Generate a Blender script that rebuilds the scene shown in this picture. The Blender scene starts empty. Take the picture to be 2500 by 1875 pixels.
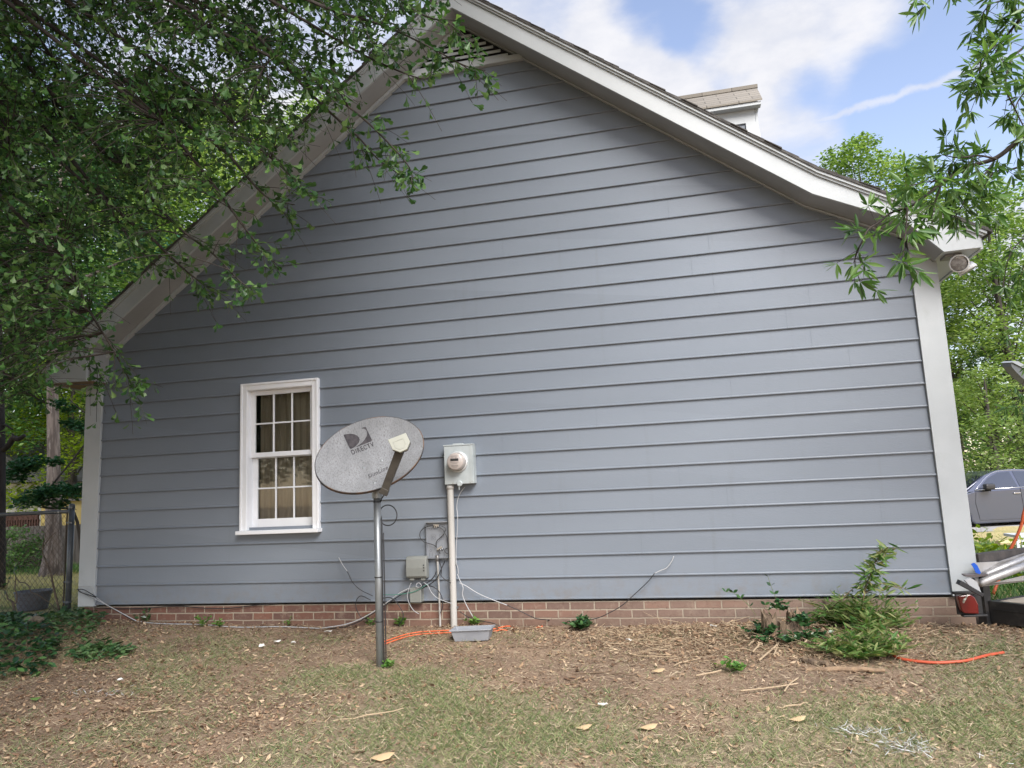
import bpy, math, random
import numpy as np
from mathutils import Vector, Matrix
R = math.radians
rng = np.random.default_rng(7)
random.seed(7)
sc = bpy.context.scene
col = sc.collection

# ---------------------------------------------------------------- camera
F = 1800.0
CAM = np.array([0.0, -6.3205, 0.9147])
def _axes(yaw, pitch, roll):
    cy, sy, cp, sp, cr, sr = math.cos(yaw), math.sin(yaw), math.cos(pitch), math.sin(pitch), math.cos(roll), math.sin(roll)
    f = np.array([-sy*cp, cy*cp, sp]); r = np.array([cy, sy, 0.0]); u = np.cross(r, f)
    return cr*r + sr*u, -sr*r + cr*u, f
CR, CU, CF = _axes(.2245, .1447, -.0452)
cam = bpy.data.cameras.new('camera'); camo = bpy.data.objects.new('camera', cam); col.objects.link(camo)
cam.sensor_fit = 'HORIZONTAL'; cam.sensor_width = 36.0; cam.lens = 36.0*F/2500.0
cam.clip_start = .05; cam.clip_end = 1500
camo.matrix_world = Matrix(((CR[0], CU[0], -CF[0], CAM[0]), (CR[1], CU[1], -CF[1], CAM[1]), (CR[2], CU[2], -CF[2], CAM[2]), (0, 0, 0, 1)))
sc.camera = camo

def ray(px, py): return (px-1250)/F*CR - (py-937.5)/F*CU + CF       # measuring helpers: a photo point to a real place
def aty(px, py, y):
    d = ray(px, py); t = (y-CAM[1])/d[1]; return CAM + t*d
def atd(px, py, D): return CAM + D*ray(px, py)

# ---------------------------------------------------------------- light
SUN_EL = 44.0                      # veiled sun high behind the camera, to the right
sc.view_settings.view_transform = 'Standard'; sc.view_settings.look = 'None'; sc.view_settings.gamma = 1.0
sc.view_settings.exposure = 0.70
sd = bpy.data.lights.new('sun', 'SUN'); so = bpy.data.objects.new('sun', sd); col.objects.link(so)
sd.energy = 4.4; sd.angle = R(34); sd.color = (1.0, .965, .92)
saz = R(-57)                       # world angle from +x towards +y
sdir = Vector((math.cos(saz)*math.cos(R(SUN_EL)), math.sin(saz)*math.cos(R(SUN_EL)), math.sin(R(SUN_EL))))
so.rotation_euler = sdir.to_track_quat('Z', 'Y').to_euler()

class NT:
    def __init__(s, nt): s.nt = nt
    def n(s, t, **k):
        nd = s.nt.nodes.new(t)
        for a, v in k.items(): setattr(nd, a, v)
        return nd
    def l(s, a, b): s.nt.links.new(a, b)
    def put(s, sock, v):
        if hasattr(v, 'links') or isinstance(v, bpy.types.NodeSocket): s.l(v, sock)
        else: sock.default_value = v
    def math(s, op, a, b=0.0, c=0.0, clamp=False):
        m = s.n('ShaderNodeMath', operation=op); m.use_clamp = clamp
        s.put(m.inputs[0], a); s.put(m.inputs[1], b); s.put(m.inputs[2], c); return m.outputs[0]
    def mix(s, f, a, b, bt='MIX'):
        m = s.n('ShaderNodeMix', data_type='RGBA', blend_type=bt)
        s.put(m.inputs[0], f); s.put(m.inputs[6], a if not isinstance(a, tuple) else (*a, 1)); s.put(m.inputs[7], b if not isinstance(b, tuple) else (*b, 1))
        return m.outputs[2]
    def noise(s, vec, scale, detail=4, rough=.5, dist=0):
        m = s.n('ShaderNodeTexNoise'); s.put(m.inputs['Vector'], vec); m.inputs['Scale'].default_value = scale
        m.inputs['Detail'].default_value = detail; m.inputs['Roughness'].default_value = rough; m.inputs['Distortion'].default_value = dist
        return m.outputs[0]
    def mr(s, v, a, b, c=0, d=1, smooth=True):
        m = s.n('ShaderNodeMapRange'); s.put(m.inputs[0], v)
        if smooth: m.interpolation_type = 'SMOOTHSTEP'
        for i, q in zip((1, 2, 3, 4), (a, b, c, d)): m.inputs[i].default_value = q
        return m.outputs[0]

w = bpy.data.worlds.new('World'); sc.world = w; w.use_nodes = True
T = NT(w.node_tree); w.node_tree.nodes.clear()
sky = T.n('ShaderNodeTexSky', sky_type='NISHITA'); sky.sun_disc = False
sky.sun_elevation = R(SUN_EL); sky.sun_rotation = math.pi/2 - saz; sky.dust_density = .6; sky.air_density = 1.0
tc = T.n('ShaderNodeTexCoord')
DIR = T.n('ShaderNodeVectorMath', operation='NORMALIZE'); T.l(tc.outputs['Generated'], DIR.inputs[0]); DIR = DIR.outputs[0]
def stretch(vec, s):
    m = T.n('ShaderNodeVectorMath', operation='MULTIPLY'); T.l(vec, m.inputs[0]); m.inputs[1].default_value = s; return m.outputs[0]
n1 = T.noise(stretch(DIR, (1.0, 1.0, 2.2)), 3.6, 7, .58, .35)
n2 = T.noise(stretch(DIR, (1.0, 1.0, 2.0)), 11.0, 6, .6)
dens = T.math('ADD', n1, T.math('MULTIPLY', T.math('SUBTRACT', n2, .5), .3))
wv_ = T.n('ShaderNodeTexNoise'); wv_.inputs['Scale'].default_value = 5.5; wv_.inputs['Detail'].default_value = 4; T.l(DIR, wv_.inputs['Vector'])
wa = T.n('ShaderNodeVectorMath', operation='SUBTRACT'); T.l(wv_.outputs['Color'], wa.inputs[0]); wa.inputs[1].default_value = (.5, .5, .5)
wb = T.n('ShaderNodeVectorMath', operation='MULTIPLY_ADD'); T.l(wa.outputs[0], wb.inputs[0]); wb.inputs[1].default_value = (.16, .16, .16); T.l(DIR, wb.inputs[2])
wc2 = T.n('ShaderNodeVectorMath', operation='NORMALIZE'); T.l(wb.outputs[0], wc2.inputs[0]); DIRW = wc2.outputs[0]
def blob(px, py, rad, wgt):
    d = ray(px, py); d = d/np.linalg.norm(d)
    v = T.n('ShaderNodeVectorMath', operation='DOT_PRODUCT'); T.l(DIRW, v.inputs[0]); v.inputs[1].default_value = tuple(d)
    a = T.mr(v.outputs['Value'], math.cos(rad), 1.0, 0, wgt)
    return a
for b in ((1400, 120, .20, .42), (1530, 160, .10, .25), (1750, 190, .13, .14), (1950, 60, .17, .24), (2080, 90, .10, .12), (1950, 400, .14, .22), (1500, 260, .10, .16),
          (1730, 65, .055, -.34), (1650, 0, .065, -.32), (1800, 195, .028, -.16), (2250, 250, .10, -.20), (2080, 250, .07, -.2), (1960, 265, .045, -.15), (2420, 350, .13, -.13), (2230, 330, .07, -.1), (700, 60, .35, .3), (100, 800, .3, .3), (2450, 620, .12, .3)):
    dens = T.math('ADD', dens, blob(*b))
cl = T.mr(dens, .42, .97)
# contrail: a thin streak along a great circle
a_, b_ = ray(1960, 308), ray(2350, 178)
nrm = np.cross(a_, b_); nrm /= np.linalg.norm(nrm); mid = a_/np.linalg.norm(a_) + b_/np.linalg.norm(b_); mid /= np.linalg.norm(mid)
v = T.n('ShaderNodeVectorMath', operation='DOT_PRODUCT'); T.l(DIR, v.inputs[0]); v.inputs[1].default_value = tuple(nrm)
v2 = T.n('ShaderNodeVectorMath', operation='DOT_PRODUCT'); T.l(DIR, v2.inputs[0]); v2.inputs[1].default_value = tuple(mid)
n3 = T.noise(DIR, 42, 5, .6)
off = T.math('ADD', v.outputs['Value'], T.math('MULTIPLY', T.math('SUBTRACT', n3, .5), .014))
st = T.mr(T.math('ABSOLUTE', off), .0065, .0005)
st = T.math('MULTIPLY', st, T.mr(v2.outputs['Value'], .985, .995, 0, .6))
cl = T.math('MAXIMUM', cl, st, clamp=True)
cshade = T.mix(T.mr(n2, .3, .7), (4.1, 4.2, 4.6), (4.95, 4.93, 5.1))
v3 = T.n('ShaderNodeVectorMath', operation='DOT_PRODUCT'); T.l(DIR, v3.inputs[0]); v3.inputs[1].default_value = tuple(sdir)
cshade = T.mix(T.mr(v3.outputs['Value'], .35, 1.0, 0, 1), cshade, (15, 14.8, 14.4))      # clouds glow towards the veiled sun
skyc = T.mix(1.0, sky.outputs[0], (1.95, 1.62, 1.50), 'MULTIPLY')
mixc = T.mix(T.math('MULTIPLY', cl, .97), skyc, cshade)
bg = T.n('ShaderNodeBackground'); T.l(mixc, bg.inputs[0]); bg.inputs[1].default_value = .12
wo = T.n('ShaderNodeOutputWorld'); T.l(bg.outputs[0], wo.inputs[0])

# ---------------------------------------------------------------- materials
def mat(name, c, rough=.6, c2=None, nscale=3.0, nrange=(.35, .65), bump=0.0, bscale=60.0, metal=0.0, spec=.5, c3=None, c3scale=20, c3range=(.6, .7), vscale=(1, 1, 1), coords='Object', coat=0.0):
    m = bpy.data.materials.new(name); m.use_nodes = True; t = NT(m.node_tree); b = m.node_tree.nodes['Principled BSDF']
    tcn = t.n('ShaderNodeTexCoord'); mp = t.n('ShaderNodeMapping'); t.l(tcn.outputs[coords], mp.inputs[0]); mp.inputs['Scale'].default_value = vscale
    V = mp.outputs[0]
    cc = (*c, 1)
    if c2 is not None: cc = t.mix(t.mr(t.noise(V, nscale, 6, .6), *nrange), c, c2)
    if c3 is not None: cc = t.mix(t.mr(t.noise(V, c3scale, 5, .65), *c3range), cc if not isinstance(cc, tuple) else cc[:3], c3)
    t.put(b.inputs['Base Color'], cc)
    b.inputs['Roughness'].default_value = rough; b.inputs['Metallic'].default_value = metal
    b.inputs['Specular IOR Level'].default_value = spec; b.inputs['Coat Weight'].default_value = coat
    if bump:
        bn = t.n('ShaderNodeBump'); bn.inputs['Strength'].default_value = bump; bn.inputs['Distance'].default_value = .01
        t.l(t.noise(V, bscale, 5, .6), bn.inputs['Height']); t.l(bn.outputs[0], b.inputs['Normal'])
    return m
def leafmat(name, stops, transl=.35, rough=.5, spec=.35, tcol=None):
    m = bpy.data.materials.new(name); m.use_nodes = True; t = NT(m.node_tree); b = m.node_tree.nodes['Principled BSDF']
    at = t.n('ShaderNodeAttribute', attribute_name='rnd'); cr = t.n('ShaderNodeValToRGB'); t.l(at.outputs['Fac'], cr.inputs[0])
    e = cr.color_ramp.elements; e[0].position = 0; e[0].color = (*stops[0], 1); e[1].position = 1; e[1].color = (*stops[-1], 1)
    for i, s in enumerate(stops[1:-1]): q = e.new((i+1)/(len(stops)-1)); q.color = (*s, 1)
    t.l(cr.outputs[0], b.inputs['Base Color']); b.inputs['Roughness'].default_value = rough; b.inputs['Specular IOR Level'].default_value = spec
    if transl:
        tr = t.n('ShaderNodeBsdfTranslucent'); t.put(tr.inputs[0], t.mix(1.0, cr.outputs[0], tcol or (1.5, 1.6, .8), 'MULTIPLY'))
        mx = t.n('ShaderNodeMixShader'); mx.inputs[0].default_value = transl; t.l(b.outputs[0], mx.inputs[1]); t.l(tr.outputs[0], mx.inputs[2])
        t.l(mx.outputs[0], m.node_tree.nodes['Material Output'].inputs[0])
    return m

# ---------------------------------------------------------------- mesh helpers
def tag(o, label=None, cat=None, group=None, kind=None):
    if label: o['label'] = label
    if cat: o['category'] = cat
    if group: o['group'] = group
    if kind: o['kind'] = kind
    return o
def empty(name, loc=(0, 0, 0), **k):
    o = bpy.data.objects.new(name, None); col.objects.link(o); o.location = loc; o.empty_display_size = .1
    return tag(o, **k)
def link(name, me, m, parent=None):
    o = bpy.data.objects.new(name, me); col.objects.link(o)
    if m is not None: me.materials.append(m)
    if parent is not None:
        o.parent = parent; o.matrix_parent_inverse = Matrix.Translation(parent_world(parent)).inverted()
    return o
def parent_world(p): return p.location        # every parent's own parent offset is already cancelled
class MB:
    def __init__(s): s.v = []; s.f = []
    def add(s, vs, fs):
        n = len(s.v); s.v += [tuple(map(float, p)) for p in vs]; s.f += [tuple(i+n for i in f) for f in fs]; return s
    def box(s, x0, x1, y0, y1, z0, z1, M=None):
        vs = [(x, y, z) for x in (x0, x1) for y in (y0, y1) for z in (z0, z1)]
        if M is not None: vs = [tuple(M @ Vector(p)) for p in vs]
        return s.add(vs, [(0, 1, 3, 2), (4, 6, 7, 5), (0, 4, 5, 1), (2, 3, 7, 6), (0, 2, 6, 4), (1, 5, 7, 3)])
    def prism(s, poly, y0, y1, M=None):                 # outline in x,z pushed along y
        n = len(poly); vs = [(p[0], y0, p[1]) for p in poly] + [(p[0], y1, p[1]) for p in poly]
        if M is not None: vs = [tuple(M @ Vector(p)) for p in vs]
        return s.add(vs, [tuple(range(n)), tuple(range(2*n-1, n-1, -1))] + [(i, i+n, (i+1) % n+n, (i+1) % n) for i in range(n)])
    def tube(s, pts, r, n=8, caps=True):
        pts = [np.array(p, float) for p in pts]; k = len(pts)
        rr = [r]*k if not hasattr(r, '__len__') else list(np.interp(np.linspace(0, 1, k), np.linspace(0, 1, len(r)), r))
        vs = []; t0 = pts[1]-pts[0]; a = np.cross(t0, (0, 0, 1.0))
        if np.linalg.norm(a) < 1e-5*max(1e-9, np.linalg.norm(t0)) or np.linalg.norm(a) < 1e-9: a = np.array([1.0, 0, 0])
        a /= np.linalg.norm(a)
        for i in range(k):
            t = pts[min(i+1, k-1)]-pts[max(i-1, 0)]; t = t/(np.linalg.norm(t)+1e-12)
            a = a - t*(a@t); a /= (np.linalg.norm(a)+1e-12); b = np.cross(t, a)
            for j in range(n):
                q = 2*math.pi*j/n; vs.append(pts[i]+rr[i]*(math.cos(q)*a+math.sin(q)*b))
        fs = [(i*n+j, i*n+(j+1) % n, (i+1)*n+(j+1) % n, (i+1)*n+j) for i in range(k-1) for j in range(n)]
        if caps: fs += [tuple(range(n-1, -1, -1)), tuple(range((k-1)*n, k*n))]
        return s.add(vs, fs)
    def lathe(s, prof, c, ax=(0, 0, 1), n=24):          # prof: (radius, distance along ax)
        ax = np.array(ax, float); ax /= np.linalg.norm(ax); a = np.cross(ax, (0, 0, 1.0)) if abs(ax[2]) < .9 else np.array([1.0, 0, 0]); a /= np.linalg.norm(a); b = np.cross(ax, a)
        vs = []; k = len(prof); c = np.array(c, float)
        for (r, h) in prof:
            for j in range(n): q = 2*math.pi*j/n; vs.append(c+ax*h+max(r, 1e-5)*(math.cos(q)*a+math.sin(q)*b))
        return s.add(vs, [(i*n+j, i*n+(j+1) % n, (i+1)*n+(j+1) % n, (i+1)*n+j) for i in range(k-1) for j in range(n)])
    def build(s, name, m, parent=None, smooth=False, bevel=0.0, seg=2):
        me = bpy.data.meshes.new(name); me.from_pydata(s.v, [], s.f); me.update()
        o = link(name, me, m, parent)
        if smooth:
            for p in me.polygons: p.use_smooth = True
        if bevel:
            b = o.modifiers.new('bevel', 'BEVEL'); b.width = bevel; b.segments = seg; b.limit_method = 'ANGLE'; b.angle_limit = R(40)
        return o
def smooth_path(pts, k=6):
    P = np.array(pts, float); out = []
    Q = np.vstack([2*P[0]-P[1], P, 2*P[-1]-P[-2]])
    for i in range(1, len(Q)-2):
        p0, p1, p2, p3 = Q[i-1], Q[i], Q[i+1], Q[i+2]
        for j in range(k):
            t = j/k; out.append(.5*((2*p1)+(-p0+p2)*t+(2*p0-5*p1+4*p2-p3)*t*t+(-p0+3*p1-3*p2+p3)*t**3))
    out.append(P[-1]); return out
def unit(a): return a/(np.linalg.norm(a, axis=-1, keepdims=True)+1e-12)
def tiled(name, tv, tf, pos, X, Z, scale, m, parent=None, rnd=None):
    """many copies of a small shape (leaves, blades) in one mesh; X: length direction, Z: face direction"""
    pos = np.asarray(pos, float); N = len(pos); tv = np.array(tv, float); nv = len(tv)
    X = unit(np.asarray(X, float)); Z = np.asarray(Z, float); Z = unit(Z-X*np.sum(X*Z, 1, keepdims=True)); Y = np.cross(Z, X)
    sc_ = np.asarray(scale, float).reshape(-1, 1, 1)*np.ones((N, 1, 1))
    V = pos[:, None, :] + sc_*(tv[None, :, 0:1]*X[:, None, :]+tv[None, :, 1:2]*Y[:, None, :]+tv[None, :, 2:3]*Z[:, None, :])
    V = V.reshape(-1, 3)
    L = np.concatenate([np.array(f) for f in tf]); lt = np.array([len(f) for f in tf]); base = (np.arange(N)*nv)[:, None]
    loops = (L[None, :]+base).ravel(); st_ = np.concatenate([[0], np.cumsum(lt)[:-1]]); starts = (st_[None, :]+(np.arange(N)*len(L))[:, None]).ravel()
    me = bpy.data.meshes.new(name); me.vertices.add(len(V)); me.vertices.foreach_set('co', V.ravel().astype(np.float32))
    me.loops.add(len(loops)); me.loops.foreach_set('vertex_index', loops.astype(np.int32))
    me.polygons.add(len(starts)); me.polygons.foreach_set('loop_start', starts.astype(np.int32))
    me.update(calc_edges=True)
    at = me.attributes.new('rnd', 'FLOAT', 'POINT'); rv = (rng.random(N) if rnd is None else rnd)
    at.data.foreach_set('value', np.repeat(rv, nv).astype(np.float32))
    return link(name, me, m, parent)
OAK = ([(0, 0, 0), (.30, .035, .0), (.55, .10, .02), (.78, .24, .06), (.97, .20, .05), (.93, .09, .03), (1.03, 0, 0), (.30, -.035, .0), (.55, -.10, .02), (.78, -.24, .06), (.97, -.20, .05), (.93, -.09, .03)],
       [(0, 6, 5, 4, 3, 2, 1), (0, 7, 8, 9, 10, 11, 6)])
WILLOW = ([(0, 0, 0), (.22, .065, .02), (.5, .10, .03), (.8, .06, .02), (1, 0, 0), (.22, -.065, .02), (.5, -.10, .03), (.8, -.06, .02), (.5, 0, -.01)], [(0, 8, 2, 1), (8, 4, 3, 2), (0, 5, 6, 8), (8, 6, 7, 4)])
OVAL = ([(0, 0, 0), (.25, .2, .04), (.6, .26, .05), (1, 0, 0), (.25, -.2, .04), (.6, -.26, .05)], [(0, 3, 2, 1), (0, 4, 5, 3)])
SIMPLE = ([(0, 0, 0), (.55, .26, .04), (1, 0, 0), (.55, -.26, .04)], [(0, 2, 1), (0, 3, 2)])
CURL = ([(0, 0, .08), (.3, .17, .0), (.7, .2, .05), (1, 0, .16), (.3, -.17, .06), (.7, -.2, 0), (.5, 0, .10)], [(0, 6, 2, 1), (6, 3, 2), (0, 4, 5, 6), (6, 5, 3)])
DEAD = ([(0, 0, .05), (.2, .16, .0), (.45, .25, .03), (.75, .2, .10), (1, .03, .16), (.2, -.13, .07), (.5, -.22, .02), (.8, -.15, .05), (.5, 0, .13)], [(0, 8, 2, 1), (8, 4, 3, 2), (0, 5, 6, 8), (8, 6, 7, 4)])
BLADE = ([(-.0, -.03, 0), (0, .03, 0), (.5, .024, .04), (.5, -.024, .04), (1, 0, .16)], [(0, 3, 2, 1), (3, 4, 2)])

# ---------------------------------------------------------------- ground
def sstep(a, b, x): t = np.clip((x-a)/(b-a), 0, 1); return t*t*(3-2*t)
def gz(x, y):
    x = np.asarray(x, float); y = np.asarray(y, float)
    front = -.215+.05*np.clip(y, -9, 0)
    r = sstep(-3, 1.5, x); back = -.22*sstep(.3, 9, y)*r - .12*sstep(0, 8, y)*(1-r)
    z = front+back
    z = z+.012*np.sin(2.1*x+1.3*y)*np.cos(1.7*y-.6*x)+.006*np.sin(7.3*x+2*y)*np.sin(6.1*y-1)+.03*np.exp(-((x-.6)/.9)**2-((y+.45)/.35)**2)
    z = z+.10*np.exp(-((x+5.6)/1.2)**2-((y+.3)/.6)**2)
    return z
def G(px, py):
    d = ray(px, py); t = 4.0
    for _ in range(60):
        p = CAM+t*d; e = p[2]-float(gz(p[0], p[1])); t += e/max(.05, -d[2]+.0)*.8 if d[2] < 0 else .5
    p = CAM+t*d; return np.array([p[0], p[1], float(gz(p[0], p[1]))])
def axisgrid(lo, a, b, hi, d, nfar):
    near = np.arange(a, b+1e-6, d); L = a-(np.geomspace(1, 1+(a-lo), nfar)-1)[1:][::-1]; H = b+(np.geomspace(1, 1+(hi-b), nfar)-1)[1:]
    return np.concatenate([L, near, H])
gx = axisgrid(-400, -8, 5, 400, .06, 26); gy = axisgrid(-200, -6.5, 2, 700, .06, 26)
GX, GY = np.meshgrid(gx, gy); GZ = gz(GX, GY)
near = np.exp(-(np.clip(np.abs(GX+1.5)-6, 0, None)/2)**2-(np.clip(np.abs(GY+2)-4, 0, None)/2)**2)
GZ = GZ + near*(rng.random(GZ.shape)-.5)*.012
me = bpy.data.meshes.new('ground'); nx, ny = len(gx), len(gy)
me.vertices.add(nx*ny); me.vertices.foreach_set('co', np.stack([GX, GY, GZ], -1).ravel().astype(np.float32))
ii = (np.arange(ny-1)[:, None]*nx+np.arange(nx-1)[None, :]).ravel(); lp = np.stack([ii, ii+1, ii+nx+1, ii+nx], 1).ravel()
me.loops.add(len(lp)); me.loops.foreach_set('vertex_index', lp.astype(np.int32)); me.polygons.add(len(ii)); me.polygons.foreach_set('loop_start', (np.arange(len(ii))*4).astype(np.int32)); me.update(calc_edges=True)
me.polygons.foreach_set('use_smooth', np.ones(len(ii), bool))
# where grass grows (also steers the blades below)
def vnoise(x, y, s, seed):
    g = np.random.default_rng(seed).random((64, 64)); X = np.asarray(x)*s+100; Y_ = np.asarray(y)*s+100
    xi = np.floor(X).astype(int); yi = np.floor(Y_).astype(int); fx = X-xi; fy = Y_-yi; fx = fx*fx*(3-2*fx); fy = fy*fy*(3-2*fy)
    q = lambda a, b: g[a % 64, b % 64]
    return (q(xi, yi)*(1-fx)+q(xi+1, yi)*fx)*(1-fy)+(q(xi, yi+1)*(1-fx)+q(xi+1, yi+1)*fx)*fy
SPOTS = [(820, 1650, .30, .9), (1000, 1660, .35, .9), (1150, 1760, .55, .8), (900, 1770, .5, .5), (1400, 1800, .5, .7), (1200, 1850, .5, .6), (2000, 1780, .55, .7), (2250, 1740, .5, .9), (2430, 1660, .35, 1.0), (2480, 1800, .4, .8), (1750, 1850, .4, .6), (430, 1680, .4, .6), (330, 1790, .4, .6), (640, 1610, .35, .35), (700, 1860, .4, .6), (2470, 1590, .3, .9), (2350, 1560, .3, .5),
         (1280, 1620, .55, -.9), (150, 1680, .5, -.8), (250, 1730, .4, -.5), (1600, 1620, .6, -.9), (1900, 1640, .45, -.8), (650, 1760, .45, -.5), (1400, 1870, .25, -.6), (1650, 1760, .35, -.3), (2200, 1700, .25, -.4), (300, 1850, .35, -.4)]
SPW = [(G(a, b), r_, w_) for a, b, r_, w_ in SPOTS]
def grassiness(x, y):
    g = .45*vnoise(x, y, 1.3, 1)+.35*vnoise(x, y, 3.7, 2)+.2*vnoise(x, y, 9, 3)-.20
    for p, r_, w_ in SPW: g = g+w_*.55*np.exp(-((x-p[0])**2+((y-p[1])*1.3)**2)/(r_*r_))
    return np.clip(g, 0, 1)*sstep(.05, -.7, y)
gm = grassiness(GX, GY).ravel(); at = me.attributes.new('grass', 'FLOAT', 'POINT'); at.data.foreach_set('value', gm.astype(np.float32))
lawn = (sstep(.2, 1.2, GY)*(sstep(-6.2, -6.8, GX)+sstep(2.2, 3.0, GX))).ravel(); at = me.attributes.new('lawn', 'FLOAT', 'POINT'); at.data.foreach_set('value', np.clip(lawn, 0, 1).astype(np.float32))
m = bpy.data.materials.new('soil'); m.use_nodes = True; t = NT(m.node_tree); b = m.node_tree.nodes['Principled BSDF']
tcn = t.n('ShaderNodeTexCoord'); V = tcn.outputs['Object']
dirt = t.mix(t.mr(t.noise(V, 1.6, 6, .6), .35, .68), (.285, .200, .138), (.19, .132, .092))
dirt = t.mix(t.mr(t.noise(V, 38, 5, .7), .5, .72), dirt, (.42, .325, .225))
dirt = t.mix(t.mr(t.noise(V, 75, 3, .7), .56, .72), dirt, (.07, .047, .032))
ga = t.n('ShaderNodeAttribute', attribute_name='grass'); la = t.n('ShaderNodeAttribute', attribute_name='lawn')
gc = t.mix(t.mr(t.noise(V, 30, 4, .7), .4, .6), (.22, .185, .12), (.32, .265, .18))
cc = t.mix(t.mr(ga.outputs['Fac'], .15, .6, 0, .8), dirt, gc)
lc = t.mix(t.mr(t.noise(V, .5, 5, .6), .5, .66), (.50, .41, .20), (.20, .25, .07))
lc = t.mix(t.mr(t.noise(V, 25, 4, .7), .4, .7), lc, (.17, .17, .07))
t.put(b.inputs['Base Color'], t.mix(la.outputs['Fac'], cc, lc)); b.inputs['Roughness'].default_value = .95; b.inputs['Specular IOR Level'].default_value = .2
bn = t.n('ShaderNodeBump'); bn.inputs['Strength'].default_value = .9; bn.inputs['Distance'].default_value = .02; t.l(t.noise(V, 45, 6, .7), bn.inputs['Height']); t.l(bn.outputs[0], b.inputs['Normal'])
tag(link('ground', me, m), kind='structure')
MSOIL = m

# ---------------------------------------------------------------- house
M_side = mat('siding_paint', (.180, .208, .245), .38, (.160, .186, .221), 1.2, (.3, .7), bump=.10, bscale=140, spec=.5, c3=(.202, .230, .267), c3scale=.7, vscale=(.25, 1, 1))
M_trim = mat('trim_paint', (.455, .485, .50), .5, (.415, .445, .46), 2.0, bump=.06, bscale=90, c3=(.33, .35, .33), c3scale=3.5, c3range=(.58, .85))
M_sofd = mat('soffit_paint', (.35, .36, .37), .7, (.30, .31, .315), 1.5, bump=.05)
M_wood = mat('bare_wood', (.30, .20, .12), .8, (.20, .13, .08), 8, vscale=(1, .15, 1))
M_white = mat('window_white', (.78, .80, .83), .38, (.74, .76, .78), 3, bump=.03)
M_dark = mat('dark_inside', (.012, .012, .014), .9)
M_shing = mat('shingle', (.055, .052, .05), .95, (.11, .105, .10), 9, bump=.8, bscale=120, c3=(.03, .03, .03), c3scale=60)

t = NT(M_side.node_tree); b = M_side.node_tree.nodes['Principled BSDF']; src = b.inputs['Base Color'].links[0].from_socket
tcn = t.n('ShaderNodeTexCoord'); sx = t.n('ShaderNodeSeparateXYZ'); t.l(tcn.outputs['Object'], sx.inputs[0])
wn = t.n('ShaderNodeTexWhiteNoise', noise_dimensions='2D'); cx = t.n('ShaderNodeCombineXYZ'); t.l(t.math('FLOOR', t.math('DIVIDE', sx.outputs[2], .178)), cx.inputs[0]); t.l(t.math('FLOOR', t.math('DIVIDE', t.math('ADD', sx.outputs[0], t.math('MULTIPLY', sx.outputs[2], 7.3)), 3.66)), cx.inputs[1]); t.l(cx.outputs[0], wn.inputs['Vector'])
hv = t.n('ShaderNodeHueSaturation'); t.l(t.math('ADD', .955, t.math('MULTIPLY', wn.outputs['Value'], .09)), hv.inputs['Value']); t.l(src, hv.inputs['Color'])
mud = t.math('MULTIPLY', t.mr(sx.outputs[2], .30, -.02, 0, .38), t.mr(t.noise(tcn.outputs['Object'], 9, 6, .7), .42, .72))
stk = t.n('ShaderNodeMapping'); t.l(tcn.outputs['Object'], stk.inputs[0]); stk.inputs['Scale'].default_value = (9, 9, .6)
dk_ = t.mix(t.mr(t.noise(stk.outputs[0], 1.0, 5, .65), .56, .78, 0, .14), hv.outputs[0], (.11, .115, .11))
t.l(t.mix(mud, dk_, (.17, .135, .10)), b.inputs['Base Color'])
AX, AZ = -1.79, 5.385                                    # gable apex where wall meets soffit
def S(x):                                                # soffit line
    if x < AX: return AZ-.75*(AX-x)
    if x < 1.13: return AZ-.7603*(x-AX)
    return AZ-.7603*(1.13-AX)-.50*(x-1.13)
def Tt(x):                                               # roof surface line
    if x < AX: return 5.615-.747*(AX-x)
    if x < 1.20: return 5.615-.752*(x-AX)
    return 5.615-.752*(1.20-AX)-.575*(x-1.20)
WL, WLI, WRI, WR = -5.906, -5.715, 1.873, 2.063
house = empty('house', (-1.9, 0, 0), label='grey-blue clapboard house seen from its gable end, white trim and low brick base', cat='house')

# lap siding, every board clipped by the rake and by the window opening
PROF = [(0, .0), (0, -.016), (.004, -.0185), (.010, -.0185), (.0145, -.016), (.0165, -.0095), (.020, -.0095), (.178, -.002)]
mb = MB(); EXP = .178
def xr(z, side):
    if side < 0:
        x = AX-(AZ-z)/.75; return max(WLI+.0, x-.02)
    x1 = AX+(AZ-z)/.7603
    if x1 > 1.13: x1 = 1.13+(AZ-.7603*(1.13-AX)-z)/.50
    return min(WRI, x1+.02)
WX0, WX1, WZ0, WZ1 = -4.05, -3.365, .69, 1.99
def piece(z0, za, zb, xa, xb):
    """board with bottom edge at z0, only its part between za and zb; xa/xb may be None for the rake"""
    lv = sorted(set([p[0] for p in PROF]+[za-z0, zb-z0])); zs = [p[0] for p in PROF]; ys = [p[1] for p in PROF]
    rows = []
    for q in lv:
        if q < za-z0-1e-6 or q > zb-z0+1e-6: continue
        if q == 0 and za <= z0: rows += [(z0, 0.0), (z0, -.016)]; continue
        rows.append((z0+q, float(np.interp(q, zs[1:], ys[1:])) if q > 0 else -.016))
    vs = []
    for z, y in rows:
        vs += [(xa if xa is not None else xr(z, -1), y, z), (xb if xb is not None else xr(z, 1), y, z)]
    mb.add(vs, [(2*i, 2*i+1, 2*i+3, 2*i+2) for i in range(len(rows)-1)])
jr = random.Random(3)
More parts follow.
